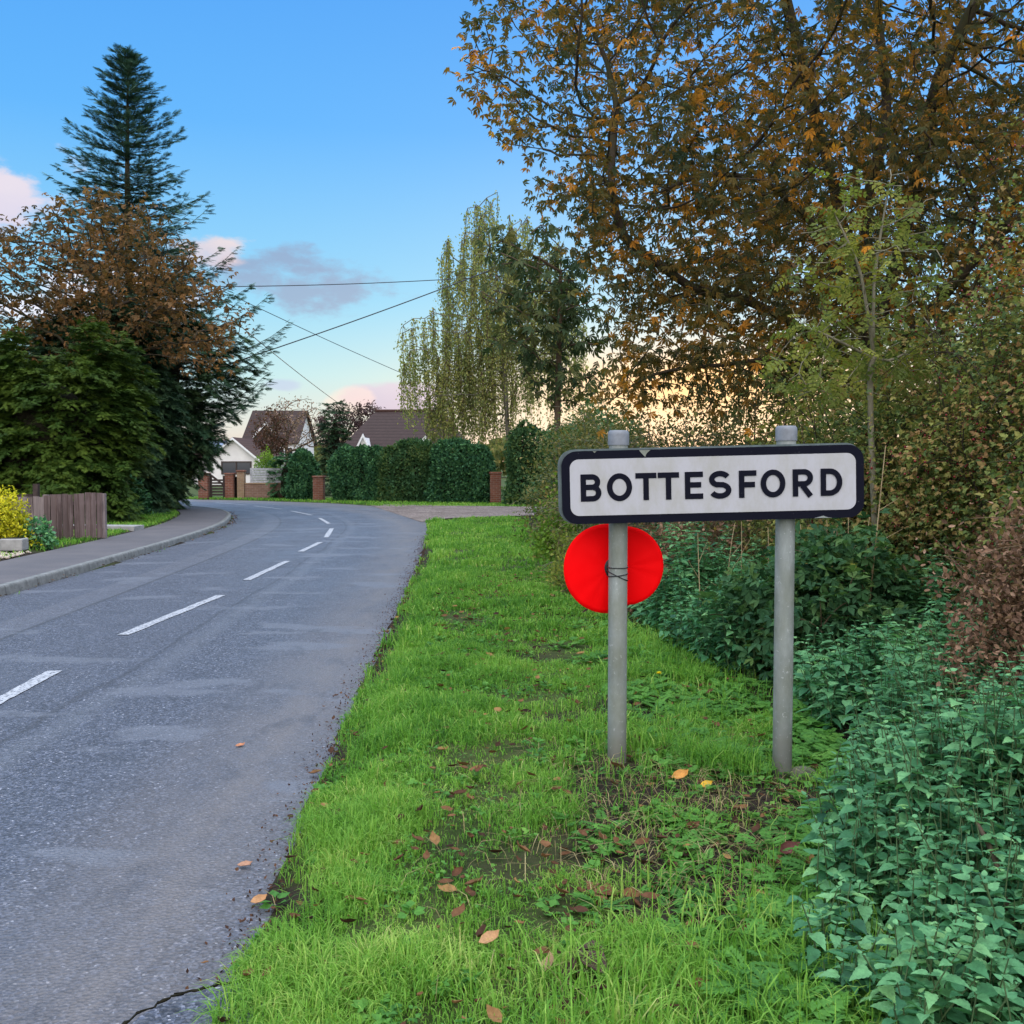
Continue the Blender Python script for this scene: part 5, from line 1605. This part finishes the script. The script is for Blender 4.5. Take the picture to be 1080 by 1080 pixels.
for (n, y0, y1, hs_, ws) in ((100000, 2.0, 4.6, .058, .0036), (100000, 4.4, 8.2, .058, .0048), (60000, 8.0, 14, .062, .009), (36000, 13.5, 31, .07, .018)):
    x, y = sample_verge(n, y0, y1)
    so_ = np.clip(soil_amt(x, y) * 1.25, 0, 1); dR = x - np.interp(y, RS[:, 1], RS[:, 0])
    tuft = lump(np.stack([x, y, 0 * x], 1), 3.1)
    keep = rng.random(n) > so_ * .95
    tuft2 = lump(np.stack([x + 5, y, 0 * x], 1), 7.5)
    keep &= (rng.random(n) < .66 + .4 * tuft + .35 * tuft2 + .3 * (dR < .5))
    keep &= y < np.interp(x, near_e[:, 0], near_e[:, 1]) - .1
    x, y, dR, tuft = x[keep], y[keep], dR[keep], tuft[keep]
    edge = np.exp(-((dR - .22) / .2) ** 2)
    h = hs_ * rng.uniform(.4, 1.4, len(x)) * (1 + .6 * np.clip(tuft, -1, 1.2) + .45 * lump(np.stack([x + 5, y, 0 * x], 1), 7.5) + .7 * edge)
    add_blades(x, y, np.maximum(h, .018), ws * rng.uniform(.6, 1.3, len(x)), np.clip(rng.normal(.62, .32, len(x)), .05, 1.4))
# long grass round the posts and along the nettles
for cx, cy, sx_, sy_, n in ((1.02, 4.80, .12, .08, 650), (.68, 4.98, .16, .10, 450), (.95, 3.0, .28, .30, 1100), (1.25, 7.6, .25, .8, 2200), (.6, 2.55, .3, .25, 1800)):
    x = rng.normal(cx, sx_, n); y = rng.normal(cy, sy_, n)
    add_blades(x, y, rng.uniform(.06, .19, n), rng.uniform(.003, .0065, n), np.clip(rng.normal(.5, .3, n), 0, 1.3))
# strips on the left of the road and beyond the bend
n = 26000
x = rng.uniform(-10.6, -6.8, n); y = rng.uniform(13.5, 31, n); dl = sdist(x, y, LS, -1)
k = (dl > 1.45) & ~((y > 21.6) & (y < 23.0) & (x < -8.2)) & ~((y < 17.2) & (x > -8.9) & (rng.random(n) < .8)); add_blades(x[k], y[k], rng.uniform(.04, .11, k.sum()), rng.uniform(.012, .02, k.sum()), rng.uniform(.2, 1, k.sum()))
n = 22000
x = rng.uniform(-16, 1, n); y = rng.uniform(36, 46, n); dr_ = sdist(x, y, RS, 1)
k = (dr_ > .05) & (y < 45 - (x + 9) * .42); add_blades(x[k], y[k], rng.uniform(.05, .12, k.sum()), rng.uniform(.02, .035, k.sum()), rng.uniform(.2, 1, k.sum()))
n = 900
kx = rng.choice(len(LS), n); off_ = offset(LS, -.06)[kx] + rng.normal(size=(n, 2)) * .05
k = (lump(np.concatenate([off_, np.zeros((n, 1))], 1), 2.0) > .25) & (off_[:, 1] < 30) & (off_[:, 1] > 9)
off_ = off_[k]
V, T, r = blades(off_[:, 0], off_[:, 1], rng.uniform(.07, .13, len(off_)), rng.uniform(.01, .016, len(off_)), rng.uniform(.3, 1.2, len(off_)), 'x'); GT.append(T + sum(len(v) for v in GV)); GV.append(V); GR.append(r)

# low weeds: ferny cow parsley, dead-nettle and clover among the grass
WV, WT, WR = [], [], []


def add_w(tpl, P, D, N, s, r):
    V, T, rr = scatter(tpl, P, D, N, s, r); WT.append(T + sum(len(v) for v in WV)); WV.append(V); WR.append(rr)


def weeds(n, xy, tpl, size, lv, hgt):
    x, y = xy; n = len(x)
    c = np.stack([x, y, hz(x, y)], 1)
    k = np.repeat(np.arange(n), lv); m_ = len(k)
    a = rng.uniform(0, 6.28, m_)
    d = np.stack([np.cos(a), np.sin(a), rng.uniform(.0, .7, m_)], 1)
    s = size * rng.uniform(.55, 1.3, n)[k]
    P = c[k] + np.stack([np.cos(a) * .25 * s, np.sin(a) * .25 * s, hgt * rng.uniform(.2, 1.2, m_)], 1)
    add_w(tpl, P, unit(d), unit(rdir(m_) * .35 + np.array([0, 0, 1.])), s, np.clip(rng.random(n)[k] * .6 + rng.random(m_) * .4, 0, 1))


x, y = rng.normal(.95, .48, 330), rng.normal(4.0, .85, 330); k = (x < NETX(y) + .25) & (x > .1) & (y > 2.4) & (lump(np.stack([x, y, 0 * x], 1), 4.5) > .05) & ~((y > 4.1) & (y < 4.8) & (np.abs(x - .5) < .16)); weeds(0, (x[k], y[k]), 'fern', .062, 6, .035)
x, y = rng.normal(1.1, .32, 520), rng.uniform(5.0, 9.0, 520); k = (x < NETX(y) + .2) & (lump(np.stack([x, y, 0 * x], 1), 3.5) > -.1); weeds(0, (x[k], y[k]), 'fern', .07, 6, .04)
x, y = sample_verge(900, 2.1, 9); k = lump(np.stack([x, y, 0 * x], 1), 2.7) > .1; weeds(0, (x[k], y[k]), 'broad', .036, 7, .03)
x, y = sample_verge(800, 2.1, 10); k = lump(np.stack([x, y + 9, 0 * x], 1), 2.7) > .1; weeds(0, (x[k], y[k]), 'lobed', .036, 6, .03)
x, y = rng.uniform(.55, 1.3, 260), rng.uniform(2.4, 4.0, 260); k = lump(np.stack([x, y, 0 * x], 1), 4.0) > -.1; weeds(0, (x[k], y[k]), 'lobed', .034, 6, .03)
x, y = NETX(np.linspace(2.2, 6, 220)) + rng.normal(-.02, .10, 220), np.linspace(2.2, 6, 220); weeds(0, (x, y), 'fern', .075, 7, .07)
# clover and moss filling the gaps, dry grass lying flat on the bare earth
x, y = sample_verge(15000, 2.0, 7.5); k = (lump(np.stack([x, y, 0 * x], 1), 5.0) > .0) & (rng.random(len(x)) > 1.6 * soil_amt(x, y)); x, y = x[k], y[k]; n = len(x)
add_w('broad', np.stack([x, y, hz(x, y) + rng.uniform(.006, .034, n)], 1), unit(rdir(n) * np.array([1, 1, .25])), unit(rdir(n) * .4 + np.array([0, 0, 1.])), rng.uniform(.010, .024, n), np.clip(rng.random(n) * .7 + .1, 0, 1))
x, y = rng.normal(.70, .45, 1300), rng.normal(4.1, .7, 1300); V, T, r = blades(x, y, rng.uniform(.05, .13, 1300), rng.uniform(.002, .0035, 1300), rng.uniform(1.45, 1.9, 1300), 'x')
meta(npmesh('dry_grass', V, T, leafmat('dead_grass', [(0, (.10, .075, .035)), (.5, (.24, .19, .09)), (1, (.40, .33, .17))], .25, .7, .1, .1), None, rng.random(len(r) // 7).repeat(7)), 'wisps of dead straw lying on the bare earth by the posts', 'dead grass', kind='stuff')
go = npmesh('grass', np.concatenate(GV), np.concatenate(GT), 'grass', None, np.concatenate(GR)); meta(go, 'bright green grass of the road verges', 'grass', kind='stuff')
wo = npmesh('low_weeds', np.concatenate(WV), np.concatenate(WT), 'weed', None, np.concatenate(WR)); meta(wo, 'low ferny weeds and clover around the sign posts', 'weeds', kind='stuff')

# nettles
NV, NTt, NR = [], [], []
SP = []


def nettles(x, y, hh, ls):
    n = len(x); z = hz(x, y)
    V_ = 0
    for i in range(n):
        h = hh[i]; lean = rng.normal(size=2) * .16 * h
        k = 6; t = np.linspace(0, 1, k)[:, None]
        p = np.array([x[i], y[i], z[i]]) + np.concatenate([lean[None] * t ** 1.6, h * t], 1)
        SP.append((p, np.linspace(.0035, .0018, k)))
        m_ = int(h / .055) + 2
        a0 = rng.uniform(0, 3.14)
        P, D, N, Sz = [], [], [], []
        for j in range(m_):
            f = (j + 1) / m_
            if f < .18: continue
            q0 = p[0] + np.array([lean[0] * f ** 1.6, lean[1] * f ** 1.6, h * f])
            for sgn in (0, PI):
                if rng.random() < .08: continue
                a = a0 + (j % 2) * PI / 2 + sgn + rng.normal() * .3
                up = lerp(-.30, .35, f ** 3) + rng.normal() * .15
                d = np.array([math.cos(a), math.sin(a), up])
                s = ls * rng.uniform(.75, 1.2) * (1.0 if f < .8 else lerp(1, .35, (f - .8) / .2))
                P.append(q0 + d * .18 * s); D.append(d); N.append(np.array([-.35 * math.cos(a) * up, -.35 * math.sin(a) * up, 1.0]) + rng.normal(size=3) * .22); Sz.append(s)
        if not P: continue
        V, T, r = scatter('heart', np.array(P), unit(np.array(D)), unit(np.array(N)), np.array(Sz), np.where(rng.random(len(P)) < .02, 1.0, np.clip(rng.normal(.50, .25) + rng.normal(size=len(P)) * .17, 0, .95)))
        NTt.append((T, len(V))); NV.append(V); NR.append(r)


def bed(n, y0, y1, wmax, hfun, ls):
    y = rng.uniform(y0, y1, n); e = rng.random(n); x = NETX(y) + .06 + e * wmax + rng.normal(size=n) * .07
    ok = lump(np.stack([x, y, 0 * x + 3], 1), 3.0) > -.40; x, y, e = x[ok], y[ok], e[ok]; n = len(x)
    inn = np.clip(e * wmax / .55, 0, 1)
    h = hfun(y) * (.34 + .66 * inn ** .6) * rng.uniform(.72, 1.15, n) * (1 + .42 * lump(np.stack([x, y, 0 * x], 1), 2.4))
    nettles(x, y, np.maximum(h, .10), ls)


bed(1500, 1.6, 3.5, 1.25, lambda y: .44 + 0 * y, .058)
bed(1300, 3.2, 5.6, 1.3, lambda y: .62 + 0 * y, .064)
bed(1000, 5.4, 9.0, 1.5, lambda y: .70 + 0 * y, .075)
bed(520, 8.0, 13.0, .9, lambda y: .62 + 0 * y, .085)
o_, TT = 0, []
for T, l in NTt: TT.append(T + o_); o_ += l
nb = thing('nettle_bed', 'bed of blue green nettles along the hedge foot right of the sign', 'nettles', (1.8, 4.5, .1)); nb['kind'] = 'stuff'
x_ = npmesh('leaves', np.concatenate(NV), np.concatenate(TT), 'nettle', nb, np.concatenate(NR)); x_['kind'] = 'stuff'
x_ = tubemesh('stems', SP, plain('nettle_stem', (.075, .12, .05), .7, .15, .3, 20), nb, 4); x_['kind'] = 'stuff'

# dry stalks
for i, (u, v0, v1, Y, du) in enumerate(((742, 610, 562, 8.2, -6), (770, 606, 552, 8.4, 5), (779, 600, 550, 8.6, 3), (800, 600, 556, 8.0, 10), (858, 600, 553, 7.6, -14), (868, 615, 560, 7.4, 12),
                                         (876, 600, 548, 7.8, -4), (903, 620, 545, 7.0, 14), (912, 560, 470, 6.9, 22), (885, 590, 545, 7.2, 10))):
    a, b = at(u, v0, Y), at(u + du, v1, Y + .05); a[2] = max(0.02, min(a[2], .5))
    a = np.array([a[0], a[1], float(hz(np.array([a[0]]), np.array([a[1]]))[0])])
    p = bezier(a, lerp(a, b, .5) + rng.normal(size=3) * .04, b, 8)
    pths = [(p, np.linspace(.006, .003, 8))]
    for j in range(3):
        s = p[3 + j]; e = s + np.array([rng.normal() * .10, rng.normal() * .05, rng.uniform(.08, .2)]); pths.append((bezier(s, lerp(s, e, .5), e, 4), np.linspace(.003, .0015, 4)))
    o = tubemesh('dry_stalk', pths, 'straw', None, 5, a); meta(o, 'thin dry straw coloured stalk standing among the brambles behind the sign posts', 'stalk', 'dry stalks behind the sign')
# broken stick in the nettles, straw stems low down
a, b = at(1026, 862, 3.05), at(1062, 950, 2.75)
o = tubemesh('broken_stick', [(np.concatenate([bezier(a, lerp(a, b, .5) + np.array([.02, 0, .02]), b, 7), [b + np.array([.06, -.05, -.35])]]), np.array([.004, .007, .0075, .008, .008, .0085, .009, .009]))], 'bark_brown', None, 6, b); meta(o, 'broken brown stick leaning out of the nettles', 'stick')
for i, (u0, v0, u1, v1, Y) in enumerate(((905, 1060, 915, 1090, 2.75), (925, 1052, 938, 1085, 2.7), (940, 955, 985, 968, 3.1), (1002, 1048, 985, 1082, 2.65), (985, 930, 990, 965, 3.1))):
    a, b = at(u0, v0, Y), at(u1, v1, Y - .1)
    b[2] = min(b[2], .12)
    p = bezier(a, lerp(a, b, .5) + np.array([0, 0, .03]), b, 7)
    o = tubemesh('withered_stalk', [(p, np.linspace(.0022, .0035, 7))], 'straw', None, 5, b); meta(o, 'short pale dry stem poking out at the foot of the nettles', 'stem', 'dry stems at the nettle edge')

# fallen leaves
x, y = sample_verge(1900, 1.9, 13)
dR = x - np.interp(y, RS[:, 1], RS[:, 0])
xe = np.interp(np.linspace(2, 24, 520), RS[:, 1], RS[:, 0]) + rng.normal(.03, .10, 520); ye = np.linspace(2, 24, 520) + rng.normal(size=520) * .1
xr = rng.normal(.75, .5, 130); yr = rng.normal(3.6, .9, 130)
xl = offset(LS, -.10)[:, 0]; yl = offset(LS, -.10)[:, 1]
k = rng.choice(np.nonzero((yl > 9) & (yl < 32))[0], 420); xl, yl = xl[k] + rng.normal(size=420) * .07, yl[k] + rng.normal(size=420) * .12
X = np.concatenate([x, xe, xr, xl]); Y = np.concatenate([y, ye, yr, yl])
Z = np.maximum(hz(X, Y), .012) + rng.uniform(.012, .05, len(X))
nl_ = 0
Z[len(x):len(x) + 520] = np.maximum(hz(xe, ye), .004) + .014
a = rng.uniform(0, 6.28, len(X))
szl = .02 + .055 * rng.random(len(X)) ** 1.8; szl[len(x):len(x) + 520] *= .55; szl[-420:] *= .8
o = leaves('fallen_leaves', 'curled', np.stack([X, Y, Z], 1), np.stack([np.cos(a), np.sin(a), rng.normal(size=len(X)) * .2], 1), unit(rdir(len(X)) * .45 + np.array([0, 0, 1.])), szl, 'litter')
meta(o, 'scattered brown fallen leaves along the verge and road edges', 'leaves', kind='stuff')
n = 5200
yy = rng.uniform(2, 22, n); xx = np.interp(yy, RS[:, 1], RS[:, 0]) - np.abs(rng.normal(size=n)) * .09 + .03
o = leaves('edge_debris', 'kite', np.stack([xx, yy, np.maximum(hz(xx, yy), .004) + .006], 1), rdir(n), unit(rdir(n) * .5 + np.array([0, 0, 1.])), rng.uniform(.006, .022, n), 'litter', rnd=rng.random(n) * .6)
meta(o, 'fine brown leaf crumbs along the frayed road edge', 'debris', kind='stuff')


def bigleaf(label, u, v, size, ang, col, tpl='curled', lift=.02, tilt=.3, name='fallen_leaf'):
    g = ground_pt(u, v); zz = float(hz(np.array([g[0]]), np.array([g[1]]))[0])
    k = (EYE[2] - max(zz, 0)) / EYE[2]; p = np.array([[g[0] * k, g[1] * k, max(zz, .01) + lift]])
    mt_ = leafmat('leaf_' + name, [(0, tuple(c * .8 for c in col)), (1, col)], .15, .6, .3, .3, 30)
    V, T, r = scatter(tpl, p, np.array([[math.cos(ang), math.sin(ang), tilt * .4]]), unit(np.array([[rng.normal() * tilt, -tilt, 1.]])), np.array([size]), np.array([.6]))
    # a real leaf has thickness and curl
    c = V.mean(0); V2 = V.copy(); V2[:, 2] -= .0012
    T2 = T[:, ::-1] + len(V)
    o = npmesh(name, np.concatenate([V, V2]), np.concatenate([T, T2]), mt_, None, np.concatenate([r, r]), True, None, p[0]); meta(o, label, 'leaf')


bigleaf('bright yellow orange fallen leaf between the two sign posts', 708, 826, .085, .2, (.50, .23, .05), 'curled', .04, .6)
bigleaf('small yellow leaf right of the orange one between the posts', 738, 832, .06, 0, (.60, .36, .03), 'curled', .03, .6)
bigleaf('dark purplish curled leaf low in the grass at the bottom centre', 603, 1012, .15, -.9, (.075, .035, .032), 'palm3', .05, .5)
bigleaf('tan fallen leaf in the grass at the bottom', 505, 1003, .07, .4, (.42, .23, .11), 'curled', .04, .6)
bigleaf('pale tan curled leaf left of the dark leaf at the bottom', 575, 1035, .07, 1.2, (.32, .20, .11), 'curled', .04, .7)
bigleaf('reddish brown leaf lying below the left post on bare earth', 620, 945, .13, .2, (.17, .065, .035), 'palm3', .03, .4)
bigleaf('maroon leaf pair below the right post', 820, 905, .09, .2, (.16, .05, .045), 'curled', .04, .5)
bigleaf('flat tan leaf on the asphalt near the verge', 250, 911, .06, .1, (.36, .19, .12), 'curled', .001, .1)
bigleaf('small orange brown leaf out on the asphalt', 248, 786, .055, .6, (.40, .17, .09), 'curled', .001, .1)
bigleaf('orange leaf at the lip of the verge', 264, 951, .06, .5, (.42, .22, .10), 'curled', .005, .3)
# dandelion by the posts
g = ground_pt(695, 718); zz = float(hz(np.array([g[0]]), np.array([g[1]]))[0]); k = (EYE[2] - zz) / EYE[2]; g = g * k
td = thing('dandelion', 'single yellow dandelion flower in the grass between the posts', 'flower', (g[0], g[1], zz))
tubemesh('stem', [(np.array([[g[0], g[1], zz], [g[0] + .005, g[1], zz + .04], [g[0], g[1], zz + .07]]), np.full(3, .0025))], 'weed', td, 5)
n = 60; a = rng.uniform(0, 6.28, n); e = rng.uniform(.05, 1.0, n)
leaves('petals', 'kite', np.tile([g[0], g[1], zz + .07], (n, 1)), np.stack([np.cos(a), np.sin(a), e], 1), np.tile([0.01, 0, 1.], (n, 1)), rng.uniform(.016, .024, n),
       leafmat('dandelion_petal', [(0, (.75, .50, .01)), (1, (.85, .62, .02))], .2), td)
# pale stone at the foot of the right post
st = bmesh.new(); bmesh.ops.create_icosphere(st, subdivisions=3, radius=1)
sv = np.array([v.co[:] for v in st.verts]); stt = np.array([[v.index for v in f.verts] for f in st.faces]); st.free()
sv = sv * (1 + .12 * lump(sv, 2.5))[:, None] * np.array([.085, .075, .05]) + np.array([rp[0] + .10, PY - .06, grd + .005])
o = npmesh('mossy_stone', sv, stt, plain('mossy_stone_grey', (.13, .13, .09), .9, .2, .5, 22, bump=.6), None, None, True, None, (rp[0] + .10, PY - .06, grd)); meta(o, 'small mossy grey stone at the foot of the right hand sign post', 'stone')
